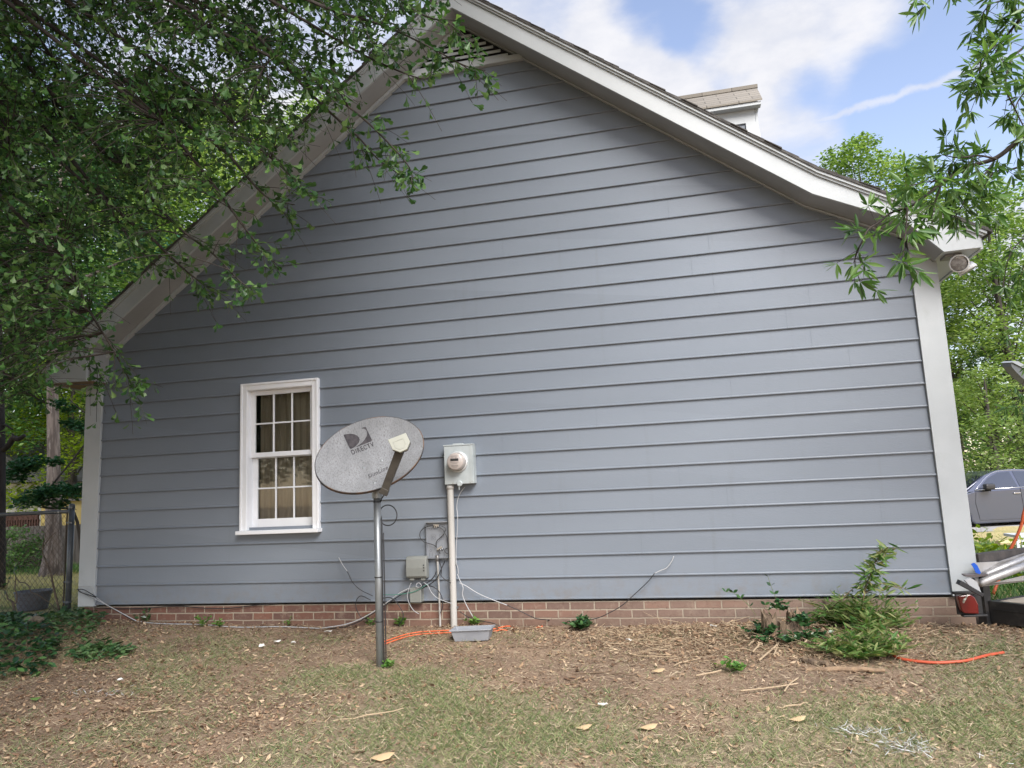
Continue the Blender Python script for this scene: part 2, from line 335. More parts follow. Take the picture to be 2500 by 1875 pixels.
for i in range(31):
    z0, z1 = i*EXP, (i+1)*EXP+.0
    if z0 > 4.93: break
    z1 = min(z1, 4.95)
    xs = [None]; x = -5.7+jr.uniform(.6, 3.4)+(1.2 if i % 2 else 0)
    while x < 1.6:
        if xr(z0, -1)+.3 < x < xr(z0, 1)-.3 and xr(z1, -1)+.25 < x < xr(z1, 1)-.25 and not (-4.3 < x < -3.1): xs += [x]
        x += 3.66
    xs.append(None)
    def seg(za, zb, cutwin):
        E = []
        for a, b2 in zip(xs[:-1], xs[1:]):
            E.append((a if a is None else a+.0006, b2 if b2 is None else b2-.0006))
        out = []
        for a, b2 in E:
            if not cutwin: out.append((a, b2)); continue
            A_ = -99 if a is None else a; B_ = 99 if b2 is None else b2
            if A_ < WX0: out.append((a, b2 if B_ < WX0 else WX0))
            if B_ > WX1: out.append((a if A_ > WX1 else WX1, b2))
        for a, b2 in out: piece(z0, za, zb, a, b2)
    cuts = sorted(set([z0, z1]+[c for c in (WZ0, WZ1) if z0 < c < z1]))
    for za, zb in zip(cuts[:-1], cuts[1:]): seg(za, zb, za >= WZ0-1e-6 and zb <= WZ1+1e-6)
siding = mb.build('siding', M_side, house)

# sheathing behind the boards and the far walls
mb = MB()
def poly_wall(y0, y1, x0, x1, z0): return [(x0, z0), (x1, z0), (x1, S(x1)), (1.13, S(1.13)), (AX, AZ), (x0, S(x0))]
mb.prism(poly_wall(0, 0, -5.88, 2.04, -.02), 8.9, 8.8)
mb.box(-5.88, -5.82, .12, 8.8, -.02, 2.25); mb.box(1.98, 2.04, .12, 8.8, -.02, 2.52)
for (a, b2, c, d) in ((-5.7, -4.06, -.0, 2.3), (-3.355, 1.86, -.0, 2.3), (-4.06, -3.355, -.0, .68), (-4.06, -3.355, 2.0, 2.3)): mb.box(a, b2, .006, .10, c, d)
mb.prism([(-5.7, 2.301), (1.86, 2.301), (1.86, 2.78), (1.13, S(1.13)-.03), (AX, AZ-.03), (-5.7, S(-5.7)-.03)], .10, .006)
mb.build('wall', M_side, house)
cb = MB().box(WL, WLI, -.032, .12, -.012, S(WLI)-.0).build('corner_board', M_trim, house, bevel=.003)
cb2 = MB().prism([(WRI, -.008), (WR, -.008), (WR, 2.572), (2.036, 2.572), (WRI, 2.765)], .12, -.032).build('corner_board', M_trim, house, bevel=.003)

# brick base
m = bpy.data.materials.new('brick'); m.use_nodes = True; t = NT(m.node_tree); b = m.node_tree.nodes['Principled BSDF']
tcn = t.n('ShaderNodeTexCoord'); sx = t.n('ShaderNodeSeparateXYZ'); t.l(tcn.outputs['Object'], sx.inputs[0]); cx = t.n('ShaderNodeCombineXYZ')
t.l(sx.outputs[0], cx.inputs[0]); t.l(t.math('ADD', sx.outputs[2], .016), cx.inputs[1])
wob = t.n('ShaderNodeTexNoise'); wob.inputs['Scale'].default_value = 7; t.l(tcn.outputs['Object'], wob.inputs['Vector'])
va = t.n('ShaderNodeVectorMath', operation='MULTIPLY_ADD'); t.l(wob.outputs['Color'], va.inputs[0]); va.inputs[1].default_value = (.012, .010, 0); t.l(cx.outputs[0], va.inputs[2])
br = t.n('ShaderNodeTexBrick'); t.l(va.outputs[0], br.inputs['Vector']); br.offset = .5
br.inputs['Scale'].default_value = 1; br.inputs['Brick Width'].default_value = .205; br.inputs['Row Height'].default_value = .0677; br.inputs['Mortar Size'].default_value = .0068; br.inputs['Mortar Smooth'].default_value = .3; br.inputs['Bias'].default_value = -.1
br.inputs['Color1'].default_value = (.175, .083, .058, 1); br.inputs['Color2'].default_value = (.105, .06, .05, 1); br.inputs['Mortar'].default_value = (.33, .28, .215, 1)
pale = t.mix(t.mr(sx.outputs[0], -2.6, 1.0, 0, .42, False), br.outputs[0], (.33, .27, .215))
pale = t.mix(t.mr(t.noise(tcn.outputs['Object'], 14, 6, .7), .48, .72, 0, .6), pale, (.27, .205, .155))
pale = t.mix(t.mr(sx.outputs[2], -.10, -.24, 0, .5), pale, (.16, .11, .075))
pale = t.mix(t.mr(t.noise(tcn.outputs['Object'], 40, 4, .7), .56, .72, 0, .6), pale, (.09, .05, .04))
t.l(pale, b.inputs['Base Color']); b.inputs['Roughness'].default_value = .9
bn = t.n('ShaderNodeBump'); bn.inputs['Strength'].default_value = .8; bn.inputs['Distance'].default_value = .006; bn.invert = True
t.l(t.math('ADD', br.outputs['Fac'], t.math('MULTIPLY', t.noise(tcn.outputs['Object'], 90, 4), .25)), bn.inputs['Height']); t.l(bn.outputs[0], b.inputs['Normal'])
M_brick = m
MB().box(-5.86, 2.02, .004, 8.85, -1.0, -.0205).build('brick_foundation', M_brick, house)

# roof slab, fascia, trim, soffit, frieze
rl = [(-6.205, 2.325), (AX, 5.615), (1.20, Tt(1.20)), (2.365, Tt(2.365))]
def band(off0, off1, x0=-6.18, x1=2.33, f0=Tt, f1=Tt):
    k = [x0, AX, 1.2, x1]
    return [(x, f0(x)+off0) for x in k]+[(x, f1(x)+off1) for x in reversed(k)]
rm = MB()
L_ = -6.205; y0, y1 = -.337, 9.1
rm.prism(band(-.008, -.028, L_, 2.365), y1, y0)
# ragged shingle courses on both slopes
def shing(xa, xb):
    k = int(abs(Tt(xa)-Tt(xb))/.095)+1
    for i in range(k):
        u0, u1 = i/k, (i+1)/k; xx0 = xa+(xb-xa)*u0; xx1 = xa+(xb-xa)*u1
        jy = random.uniform(-.012, .008)
        rm.prism([(xx0, Tt(xx0)-.0075), (xx1, Tt(xx1)-.0075), (xx1, Tt(xx1)+.004), (xx0, Tt(xx0)-.003)], y1-.01, y0+jy)
shing(AX, L_); shing(AX, 1.2); shing(1.2, 2.365)
rm.prism([(AX-.16, Tt(AX-.16)+.018), (AX, 5.64), (AX+.16, Tt(AX+.16)+.018), (AX+.16, Tt(AX+.16)+.03), (AX, 5.655), (AX-.16, Tt(AX-.16)+.03)], y1, y0-.006)
roof = rm.build('roof', M_shing, house)
dk = MB().prism(band(-.0285, -.075, -6.16, 2.31), 9.0, -.27).build('roof_deck', M_wood, house)
fa = MB()
# rake boards with the boxed eave returns as one outline
kx = [-6.10, AX, 1.2, 2.295]
left_f = [(-6.135, 2.185), (-5.66, 2.175), (-5.66, S(-5.66)), (AX, AZ), (AX, Tt(AX)-.075), (-6.135, Tt(-6.135)-.075)]
right_f = [(AX+.0006, AZ), (1.15, S(1.15)), (1.79, 2.845), (2.034, 2.567), (2.292, 2.572), (2.292, Tt(2.292)-.075), (1.2, Tt(1.2)-.075), (AX+.0006, Tt(AX)-.075)]
MB().prism(left_f, -.275, -.30).build('rake_fascia', M_trim, house, bevel=.002)
MB().prism(right_f, -.275, -.30).build('rake_fascia', M_trim, house, bevel=.002)
tr = MB(); tr.prism([(x, Tt(x)-.029) for x in (-6.17, AX, 1.2, 2.33)]+[(x, Tt(x)-.052) for x in (2.33, 1.2, AX, -6.17)], -.272, -.328)
tr.prism([(x, Tt(x)-.0525) for x in (-6.15, AX, 1.2, 2.31)]+[(x, Tt(x)-.074) for x in (2.31, 1.2, AX, -6.15)], -.272, -.314)
tr.build('rake_trim', M_trim, house)
sf = MB()
def sofstrip(xs_, y0_, y1_, dz=0.0):
    for a, b2 in zip(xs_[:-1], xs_[1:]): sf.add([(a, y0_, S(a)+dz), (b2, y0_, S(b2)+dz), (b2, y1_, S(b2)+dz), (a, y1_, S(a)+dz), (a, y0_, S(a)+dz+.01), (b2, y0_, S(b2)+dz+.01), (b2, y1_, S(b2)+dz+.01), (a, y1_, S(a)+dz+.01)], [(0, 1, 2, 3), (7, 6, 5, 4), (0, 4, 5, 1), (1, 5, 6, 2), (2, 6, 7, 3), (3, 7, 4, 0)])
sofstrip([-5.68, AX, 1.13, 1.79], -.2745, .0, .004)
sf.box(-5.6845, -5.664, -.2745, .0, 2.19, S(-5.66)+.01)
sf.add([(1.79, -.2745, 2.85), (2.03, -.2745, 2.575), (2.03, -.034, 2.575), (1.79, -.034, 2.85), (1.79, -.2745, 2.86), (2.035, -.2745, 2.585), (2.035, -.034, 2.585), (1.79, -.034, 2.86)], [(0, 1, 2, 3), (7, 6, 5, 4), (0, 4, 5, 1), (1, 5, 6, 2), (2, 6, 7, 3), (3, 7, 4, 0)])
sf.build('rake_soffit', M_sofd, house)
MB().box(-6.13, -5.69, -.2745, 9.0, 2.18, 2.192).build('eave_soffit', M_wood, house)
MB().box(2.035, 2.288, -.2745, 9.0, 2.574, 2.586).build('eave_soffit', M_trim, house)
ef = MB().box(-6.15, -6.131, -.2745, 9.0, 2.17, 2.30).build('eave_fascia', M_trim, house)
ef = MB().box(2.2885, 2.31, -.2745, 9.0, 2.565, 2.65).build('eave_fascia', M_trim, house)
def rake_board(xa, xb, hgt, y0_, y1_, name):
    m_ = MB(); ks = [xa]+([1.13] if xa < 1.13 < xb else [])+[xb]
    m_.prism([(x, S(x)-.001) for x in ks]+[(x, S(x)-hgt) for x in reversed(ks)], y1_, y0_); return m_.build(name, M_trim if name == 'frieze_board' else M_side, house)
rake_board(-5.712, AX-.0005, .035, -.05, -.001, 'frieze_board'); rake_board(AX+.0005, 1.872, .014, -.034, -.001, 'frieze_board')

# gable vent
vent = empty('gable_vent', (0, 0, 0)); vent.parent = house; vent.matrix_parent_inverse = Matrix.Translation(house.location).inverted()
VZ = 4.915
def vh(z, inset=.05): return (AX-(AZ-inset-z)/.75, AX+(AZ-inset-z)/.7603)
m_ = MB(); a, b2 = vh(VZ, .02); m_.box(a, b2, -.052, -.0, VZ, VZ+.05)
m_.build('vent_frame', M_trim, vent)
m_ = MB(); zz = VZ+.075
while zz < AZ-.08:
    a, b2 = vh(zz, .045); m_.add([(a, -.040, zz-.020), (b2, -.040, zz-.020), (b2-.02, .0, zz+.004), (a+.02, .0, zz+.004), (a, -.040, zz+.008), (b2, -.040, zz+.008), (b2-.02, .0, zz+.028), (a+.02, .0, zz+.028)], [(0, 1, 2, 3), (7, 6, 5, 4), (0, 4, 5, 1), (1, 5, 6, 2), (2, 6, 7, 3), (3, 7, 4, 0)])
    zz += .053
m_.build('louver', M_trim, vent)
a, b2 = vh(VZ, .0); MB().prism([(a, VZ), (b2, VZ), (AX, AZ-.02)], .0, -.004).build('vent_dark_back', M_dark, vent)  # near-black sheet standing in for the shade behind the louvers

# dormer on the front slope
dorm = empty('dormer', (0, 0, 0)); dorm.parent = house; dorm.matrix_parent_inverse = Matrix.Translation(house.location).inverted()
m = bpy.data.materials.new('dormer_shingle'); m.use_nodes = True; t = NT(m.node_tree); b = m.node_tree.nodes['Principled BSDF']
tcn = t.n('ShaderNodeTexCoord'); sx = t.n('ShaderNodeSeparateXYZ'); t.l(tcn.outputs['Object'], sx.inputs[0]); cx = t.n('ShaderNodeCombineXYZ'); t.l(sx.outputs[0], cx.inputs[0]); t.l(sx.outputs[2], cx.inputs[1])
br = t.n('ShaderNodeTexBrick'); t.l(cx.outputs[0], br.inputs['Vector']); br.inputs['Scale'].default_value = 1; br.inputs['Brick Width'].default_value = .33; br.inputs['Row Height'].default_value = .078; br.inputs['Mortar Size'].default_value = .0045; br.offset = .45
br.inputs['Color1'].default_value = (.235, .215, .185, 1); br.inputs['Color2'].default_value = (.18, .165, .145, 1); br.inputs['Mortar'].default_value = (.06, .055, .05, 1)
t.l(t.mix(t.mr(t.noise(tcn.outputs['Object'], 60, 4, .7), .3, .7, 0, .35), br.outputs[0], (.22, .2, .16)), b.inputs['Base Color']); b.inputs['Roughness'].default_value = .95
bn = t.n('ShaderNodeBump'); bn.inputs['Strength'].default_value = .6; bn.inputs['Distance'].default_value = .01; bn.invert = True; t.l(br.outputs['Fac'], bn.inputs['Height']); t.l(bn.outputs[0], b.inputs['Normal'])
M_dsh = m
yr, ye, zr, ze = 2.0, 1.34, 5.355, 4.872
m_ = MB(); xl, xrr = -1.7, 1.12
m_.add([(xl, ye, ze), (xrr-.045, ye, ze), (xrr, yr, zr), (xl, yr, zr), (xl, ye, ze-.02), (xrr-.045, ye, ze-.02), (xrr, yr, zr-.02), (xl, yr, zr-.02), (xl, 2*yr-ye, ze), (xrr-.045, 2*yr-ye, ze), (xl, 2*yr-ye, ze-.02), (xrr-.045, 2*yr-ye, ze-.02)],
       [(0, 1, 2, 3), (7, 6, 5, 4), (0, 4, 5, 1), (1, 5, 6, 2), (3, 2, 9, 8), (10, 11, 6, 7), (9, 11, 10, 8), (2, 6, 11, 9)])
m_.box(xl, xrr+.004, yr-.06, yr+.06, zr-.034, zr+.008)
m_.build('dormer_roof', M_dsh, dorm)
zb = 3.3
MB().box(.0, 1.005, 1.46, 2.54, zb, ze-.02).build('dormer_wall', M_side, dorm)
MB().box(.0, 1.0, 1.44, 1.4595, ze-.20, ze-.022).build('frieze_board', M_trim, dorm)
MB().box(-.6, 1.06, 1.352, 1.439, ze-.055, ze-.0215).build('eave_board', M_trim, dorm)
MB().box(.90, 1.03, 1.437, 1.455, zb, ze-.201).box(1.0055, 1.03, 1.4552, 1.56, zb, ze-.03).build('corner_board', M_trim, dorm); MB().box(1.0055, 1.03, 2.44, 2.545, zb, ze-.03).build('corner_board', M_trim, dorm)
MB().prism([(1.40, ze-.03), (2.60, ze-.03), (2.0, zr-.03)], -1.03, -1.05, Matrix.Rotation(R(90), 4, 'Z')).build('dormer_gable', M_trim, dorm)
MB().box(1.031, 1.055, 1.60, 2.40, 3.7, 4.62).build('window_frame', M_white, dorm, bevel=.004)

# window
M_cloth = mat('curtain', (.52, .43, .33), .9, (.38, .31, .235), 30, vscale=(1, 1, .05), bump=.3, bscale=200)
win = empty('window', (0, 0, 0)); win.parent = house; win.matrix_parent_inverse = Matrix.Translation(house.location).inverted()
x0, x1, z0, z1 = -4.112, -3.305, .662, 2.052
def framebox(mb_, x0, x1, z0, z1, wl, wr, wt, wb, ya, yb):
    mb_.box(x0, x0+wl, ya, yb, z0, z1); mb_.box(x1-wr, x1, ya, yb, z0, z1); mb_.box(x0+wl, x1-wr, ya, yb, z1-wt, z1)
    if wb: mb_.box(x0+wl, x1-wr, ya, yb, z0, z0+wb)
m_ = MB(); framebox(m_, x0, x1, z0, z1, .062, .062, .062, 0, -.048, .01)
framebox(m_, x0-.004, x1+.004, z0+.001, z1+.004, .020, .020, .020, 0, -.058, -.020)
framebox(m_, x0+.045, x1-.045, z0+.001, z1-.045, .022, .022, .022, 0, -.040, .1)
m_.build('casing', M_white, win, bevel=.003)
MB().box(x0-.022, x1+.012, -.095, .09, z0-.034, z0).build('sill', M_white, win, bevel=.004)
def sash(name, xa, xb, za, zb, st_, top, bot, ya, yb):
    s_ = MB(); framebox(s_, xa, xb, za, zb, st_, st_, top, bot, ya, yb)
    gxa, gxb, gza, gzb = xa+st_, xb-st_, za+bot, zb-top
    for i in (1, 2):
        xx = gxa+(gxb-gxa)*i/3; s_.box(xx-.007, xx+.007, ya+.004, yb-.004, gza, gzb)
    zz = (gza+gzb)/2
    for i in range(3):
        a = gxa+(gxb-gxa)*i/3+(.007 if i else 0); b2 = gxa+(gxb-gxa)*(i+1)/3-(.007 if i < 2 else 0); s_.box(a, b2, ya+.004, yb-.004, zz-.007, zz+.007)
    o = s_.build(name, M_white, win, bevel=.002)
    g_ = MB().box(gxa-.003, gxb+.003, (ya+yb)/2-.001, (ya+yb)/2+.001, gza-.003, gzb+.003).build('window_pane', M_glass, win)
    return o
M_glass = bpy.data.materials.new('glass'); M_glass.use_nodes = True; t = NT(M_glass.node_tree); nt = M_glass.node_tree
nt.nodes.remove(nt.nodes['Principled BSDF']); tb = t.n('ShaderNodeBsdfTransparent'); tb.inputs[0].default_value = (.82, .84, .83, 1); gl = t.n('ShaderNodeBsdfGlossy'); gl.inputs['Roughness'].default_value = .03
fr = t.n('ShaderNodeFresnel'); fr.inputs[0].default_value = 1.5; mx = t.n('ShaderNodeMixShader'); t.l(fr.outputs[0], mx.inputs[0]); t.l(tb.outputs[0], mx.inputs[1]); t.l(gl.outputs[0], mx.inputs[2]); t.l(mx.outputs[0], nt.nodes['Material Output'].inputs[0])
XA, XB = x0+.067, x1-.067
sash('upper_sash', XA, XB, 1.345, z1-.067, .046, .042, .045, .012, .042)
sash('lower_sash', XA, XB, z0+.004, 1.3445, .052, .008, .098, .050, .080)
cu = MB(); n = 46; vs = []
for i in range(n+1):
    xx = -4.0+.62*i/n; yy = .112+.007*math.sin(i*1.1)+.006*math.sin(i*.43)
    vs += [(xx, yy, .68), (xx, yy, 2.0)]
cu.add(vs, [(2*i, 2*i+2, 2*i+3, 2*i+1) for i in range(n)]); cu.build('curtain', M_cloth, win, smooth=True)
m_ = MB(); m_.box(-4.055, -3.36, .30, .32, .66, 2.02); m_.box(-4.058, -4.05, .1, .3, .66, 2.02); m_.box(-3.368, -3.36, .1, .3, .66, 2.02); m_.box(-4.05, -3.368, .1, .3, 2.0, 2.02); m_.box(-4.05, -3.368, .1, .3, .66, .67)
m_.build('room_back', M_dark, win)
# flood light under the eave
fl = empty('flood_light', (2.13, -.14, 2.57), label='white twin-head flood light under the right eave corner', cat='outdoor light')
M_plas = mat('white_plastic', (.72, .73, .74), .4)
M_lens = mat('lamp_lens', (.16, .15, .145), .12, (.3, .29, .28), 40, spec=.8)
MB().box(2.07, 2.19, -.20, -.08, 2.552, 2.573).build('mounting_plate', mat('grey_plate', (.2, .2, .2), .5), fl, bevel=.004)
def head(c, d, name='lamp_head'):
    d = unit(np.array(d, float)); c = np.array(c, float)
    o = MB().lathe([(.001, -.10), (.022, -.10), (.028, -.06), (.058, -.035), (.069, 0), (.069, .014), (.060, .014)], c, d, 28).build(name, M_plas, fl, smooth=True)
    MB().lathe([(.060, .004), (.035, .012), (.001, .015)], c, d, 28).build('lens', M_lens, o, smooth=True)
hc = aty(2341, 643, -.20)
head(hc, (-.15, -.9, -.35))
hc2 = aty(2362, 658, -.10); head(hc2, (.45, -.05, -.88))
m_ = MB(); m_.tube([(2.13, -.15, 2.556), hc+np.array([.012, .06, .035])], .011, 8); m_.tube([(2.15, -.12, 2.556), hc2+np.array([-.03, 0, .06])], .011, 8); m_.build('swivel_arm', M_plas, fl)
# downspout-like pale strip behind the corner
# ---------------------------------------------------------------- satellite dish
M_galv = mat('galvanised_steel', (.30, .32, .33), .42, (.20, .215, .225), 9, metal=.6, bump=.08, bscale=200, vscale=(1, 1, .3))
M_black = mat('black_rubber', (.018, .018, .02), .5)
M_dishg = mat('weathered_dish', (.165, .172, .18), .75, (.225, .233, .245), 5, bump=.25, bscale=160, c3=(.12, .123, .123), c3scale=130, c3range=(.44, .70), spec=.3, vscale=(1, 1, .45))
M_rim = mat('rusty_rim', (.05, .05, .052), .7, (.13, .075, .045), 6, (.45, .6))
M_arm = mat('arm_paint', (.085, .078, .066), .6, (.06, .056, .05), 9)
M_lnb = mat('cream_plastic', (.34, .35, .30), .5, (.31, .32, .275), 6)
M_logo = mat('logo_ink', (.035, .033, .038), .8, (.06, .055, .06), 30, spec=.2)
DC = aty(904, 1107, -1.27); DU = np.array([.798, .487, .355]); DV = np.array([-.5, .2, .843]); DU /= np.linalg.norm(DU); DV -= DU*(DU@DV); DV /= np.linalg.norm(DV); DN = np.cross(DU, DV)
DA, DB, DEP = .405, .2845, .05
if DN[1] > 0: DN = -DN
def dpt(s, t, off=0.0): return DC+s*DU+t*DV-(DEP*(1-(s/DA)**2-(t/DB)**2)-off)*DN
def dst(px, py):                                # photo point measured in the plane of the dish
    d = ray(px, py); t_ = ((DC-DEP*.6*DN-CAM)@DN)/(d@DN); q = CAM+t_*d-DC; return q@DU, q@DV
base = G(928, 1627)
dish = empty('satellite_dish', tuple(base), label='weathered grey oval satellite dish on a steel pole in front of the wall', cat='satellite dish')
rings, n = 14, 72; m_ = MB(); vs = [tuple(dpt(0, 0))]
for i in range(1, rings+1):
    for j in range(n): q = 2*math.pi*j/n; vs.append(tuple(dpt(DA*i/rings*math.cos(q), DB*i/rings*math.sin(q))))
fs = [(0, 1+j, 1+(j+1) % n) for j in range(n)]+[(1+(i-1)*n+j, 1+i*n+j, 1+i*n+(j+1) % n, 1+(i-1)*n+(j+1) % n) for i in range(1, rings) for j in range(n)]
m_.add(vs, fs); refl = m_.build('reflector', M_dishg, dish, smooth=True)
m_ = MB(); prof = [(1.0, .001), (1.008, .003), (1.016, -.002), (1.018, -.028), (1.008, -.033), (.99, -.028)]; vs = []
for (k_, h_) in prof:
    for j in range(n):
        q = 2*math.pi*j/n; vs.append(tuple(DC+DA*k_*math.cos(q)*DU+DB*k_*math.sin(q)*DV+h_*DN))
m_.add(vs, [(i*n+j, i*n+(j+1) % n, (i+1)*n+(j+1) % n, (i+1)*n+j) for i in range(len(prof)-1) for j in range(n)]); m_.build('rim', M_rim, dish, smooth=True)
m_ = MB(); vs = [tuple(dpt(0, 0, -.004))]
for i in range(1, 9):
    for j in range(n): q = 2*math.pi*j/n; vs.append(tuple(dpt(.99*DA*i/8*math.cos(q), .99*DB*i/8*math.sin(q), -.005)))
m_.add(vs, [(0, 1+(j+1) % n, 1+j) for j in range(n)]+[(1+(i-1)*n+j, 1+(i-1)*n+(j+1) % n, 1+i*n+(j+1) % n, 1+i*n+j) for i in range(1, 8) for j in range(n)]); m_.build('reflector_back', M_arm, dish, smooth=True)
# maker's mark: two dark shapes, the name in capitals and a script line
def decal(name, polys, m, parent):
    m_ = MB()
    for pl in polys:
        st_ = [dst(*p) for p in pl]; m_.add([dpt(s, t_, .0025) for s, t_ in st_], [tuple(range(len(st_)))])
    return m_.build(name, m, parent)
z = lambda l: [(760+a*.12658, 1010+b2*.12658) for a, b2 in l]
decal('logo', [z([(625, 432), (690, 412), (760, 402), (830, 408), (885, 428), (922, 462), (934, 498), (922, 540), (890, 585), (845, 625), (800, 655), (762, 671), (745, 664), (728, 638)]),
               z([(965, 300), (1005, 284), (1048, 272), (1058, 284), (1076, 318), (1125, 410), (1168, 490), (1166, 510), (1148, 522), (1100, 542), (1000, 580), (905, 618), (850, 634), (930, 585), (985, 540), (1030, 490), (1062, 440), (1078, 395), (1074, 352), (1055, 322), (1020, 304)])], M_logo, refl)
def dish_text(name, body, pxa, pxb, hgt, shear=0.0, sy=1.0, weight=0.0, space=1.0):
    """lettering laid on the dish between two measured baseline points"""
    cu_ = bpy.data.curves.new(name, 'FONT'); cu_.body = body; cu_.size = 1.0; cu_.shear = shear; cu_.offset = weight; cu_.space_character = space; cu_.resolution_u = 4
    tmp = bpy.data.objects.new('tmp', cu_); col.objects.link(tmp); bpy.context.view_layer.update()
    me_ = bpy.data.meshes.new_from_object(tmp.evaluated_get(bpy.context.evaluated_depsgraph_get())); col.objects.unlink(tmp); bpy.data.objects.remove(tmp); bpy.data.curves.remove(cu_)
    co = np.array([v_.co[:] for v_ in me_.vertices]); wdt = co[:, 0].max()-co[:, 0].min(); co[:, 0] -= co[:, 0].min()
    A_, B_ = np.array(dst(*pxa)), np.array(dst(*pxb)); e1 = (B_-A_)/wdt; L1 = np.linalg.norm(B_-A_); e2 = np.array([-e1[1], e1[0]])/np.linalg.norm(e1)*hgt
    for i_, v_ in enumerate(me_.vertices):
        s_, t_ = A_+e1*co[i_, 0]+e2*co[i_, 1]; v_.co = Vector(dpt(s_, t_, .0025))
    return link(name, me_, M_logo, refl)
dish_text('lettering', 'DIRECTV', (860.5, 1108.2), (914.3, 1086.4), .052, space=1.25, weight=.012)
dish_text('lettering', 'SlimLine', (900.5, 1168.5), (949, 1144), .050, shear=.35, weight=.0, space=1.1)
m_ = MB()
for p in ((887, 1140), (932, 1122), (915, 1181)): s_, t_ = dst(*p); MB().lathe([(.010, 0), (.010, .002), (.005, .0045), (.0005, .005)], dpt(s_, t_, .0), DN, 12).build('bolt', M_galv, refl)
# arm and feed head
lnbD = 5.02
lc = atd(976, 1088, lnbD); bot = DC+dst(938, 1196)[0]*DU+dst(938, 1196)[1]*DV+.0*DN
pk = [atd(px, py, lnbD) for px, py in ((946, 1073), (990, 1055), (1001, 1078), (994, 1097), (977, 1105), (958, 1098))]
def flat(ps, c, nn): return [p-((p-c)@nn)*nn for p in ps]
pk = flat(pk, lc, DN*.5+CF*-.5/1 if False else unit(DN*.6-CF*.8)); nn = unit(DN*.6-CF*.8)
m_ = MB(); k = len(pk); m_.add([p for p in pk]+[p-.045*nn for p in pk], [tuple(range(k)), tuple(range(2*k-1, k-1, -1))]+[(i, i+k, (i+1) % k+k, (i+1) % k) for i in range(k)])
lnb = m_.build('feed_head', M_lnb, dish, bevel=.004)
pi_ = [lc+(p-lc)*.55+.0012*nn for p in pk]; m_ = MB(); m_.tube(pi_+[pi_[0]], .0012, 5); m_.build('embossed_mark', M_lnb, lnb)
m_ = MB(); pj = [lc+(p-lc)*1.02-.05*nn for p in pk]; m_.add(pj+[p-.012*nn for p in pj], [tuple(range(k)), tuple(range(2*k-1, k-1, -1))]+[(i, i+k, (i+1) % k+k, (i+1) % k) for i in range(k)])
m_.build('feed_shroud', M_black, lnb)
a0 = atd(938, 1200, 5.20); a1 = atd(976, 1102, lnbD+.06)
ax = unit(a1-a0); sd_ = unit(np.cross(ax, nn)); up_ = np.cross(sd_, ax)
def bar(m_, p, q, w1, w2, h):
    ax = unit(q-p); s_ = unit(np.cross(ax, nn)); u_ = np.cross(s_, ax)
    m_.add([p+s_*a*w1+u_*b2*h for a, b2 in ((-1, -1), (1, -1), (1, 1), (-1, 1))]+[q+s_*a*w2+u_*b2*h for a, b2 in ((-1, -1), (1, -1), (1, 1), (-1, 1))], [(0, 1, 2, 3), (7, 6, 5, 4), (0, 4, 5, 1), (1, 5, 6, 2), (2, 6, 7, 3), (3, 7, 4, 0)])
m_ = MB(); bar(m_, a0, a1, .026, .030, .014); bar(m_, a0-ax*.02, a0+ax*.03, .032, .028, .017); m_.build('feed_arm', M_arm, dish, bevel=.003)
m_ = MB(); bar(m_, a0+np.array([.0, .015, -.0]), DC-.24*DV+.02*DU-.10*DN, .02, .03, .010); m_.build('arm_bracket', M_galv, dish, bevel=.002)
ptop = 1.03
m_ = MB(); m_.tube([(base[0], base[1], base[2]-.15), (base[0], base[1], ptop)], .0265, 20); pole = m_.build('pole', M_galv, dish, smooth=False)
for p in pole.data.polygons: p.use_smooth = len(p.vertices) == 4
m_ = MB()
for zz in (.03, .34, .88): MB().lathe([(.0275, 0), (.0295, .002), (.0295, .007), (.0275, .009)], (base[0], base[1], zz), n=20).build('cable_tie', M_black, dish, smooth=True)
mb_c = np.array([base[0], base[1], ptop-.02]); m_ = MB(); m_.lathe([(.001, -.10), (.036, -.10), (.036, .06), (.001, .06)], mb_c, n=18)
bar(m_, mb_c, DC-.10*DV-.115*DN, .04, .05, .012); m_.build('mast_clamp', M_galv, dish)
cx_ = base[0]+.035
cable = [a0+np.array([.0, .02, -.01]), aty(930, 1222, -1.2), aty(925, 1250, -1.08), (cx_, base[1]-.005, .75), (cx_, base[1]-.01, .5), (cx_, base[1]-.012, .2), (cx_, base[1]-.012, -.0), (cx_+.004, base[1]-.014, -.2), (cx_+.004, base[1]-.01, base[2]-.02)]
m_ = MB(); m_.tube(smooth_path(cable), .0048, 8); m_.tube(smooth_path([(cx_+.012, base[1]-.004, .66), (cx_+.012, base[1]-.004, .3), (cx_+.012, base[1], -.05), (cx_+.010, base[1], base[2]-.02)]), .0045, 8)
lpc = [aty(928+22*math.cos(q)+19, 1256+25*math.sin(q)+2, -1.06-.01*math.sin(q)) for q in np.linspace(math.pi*.95, math.pi*3.0, 22)]
m_.tube(smooth_path(lpc, 2), .0042, 8); m_.build('cable', M_black, dish, smooth=True)

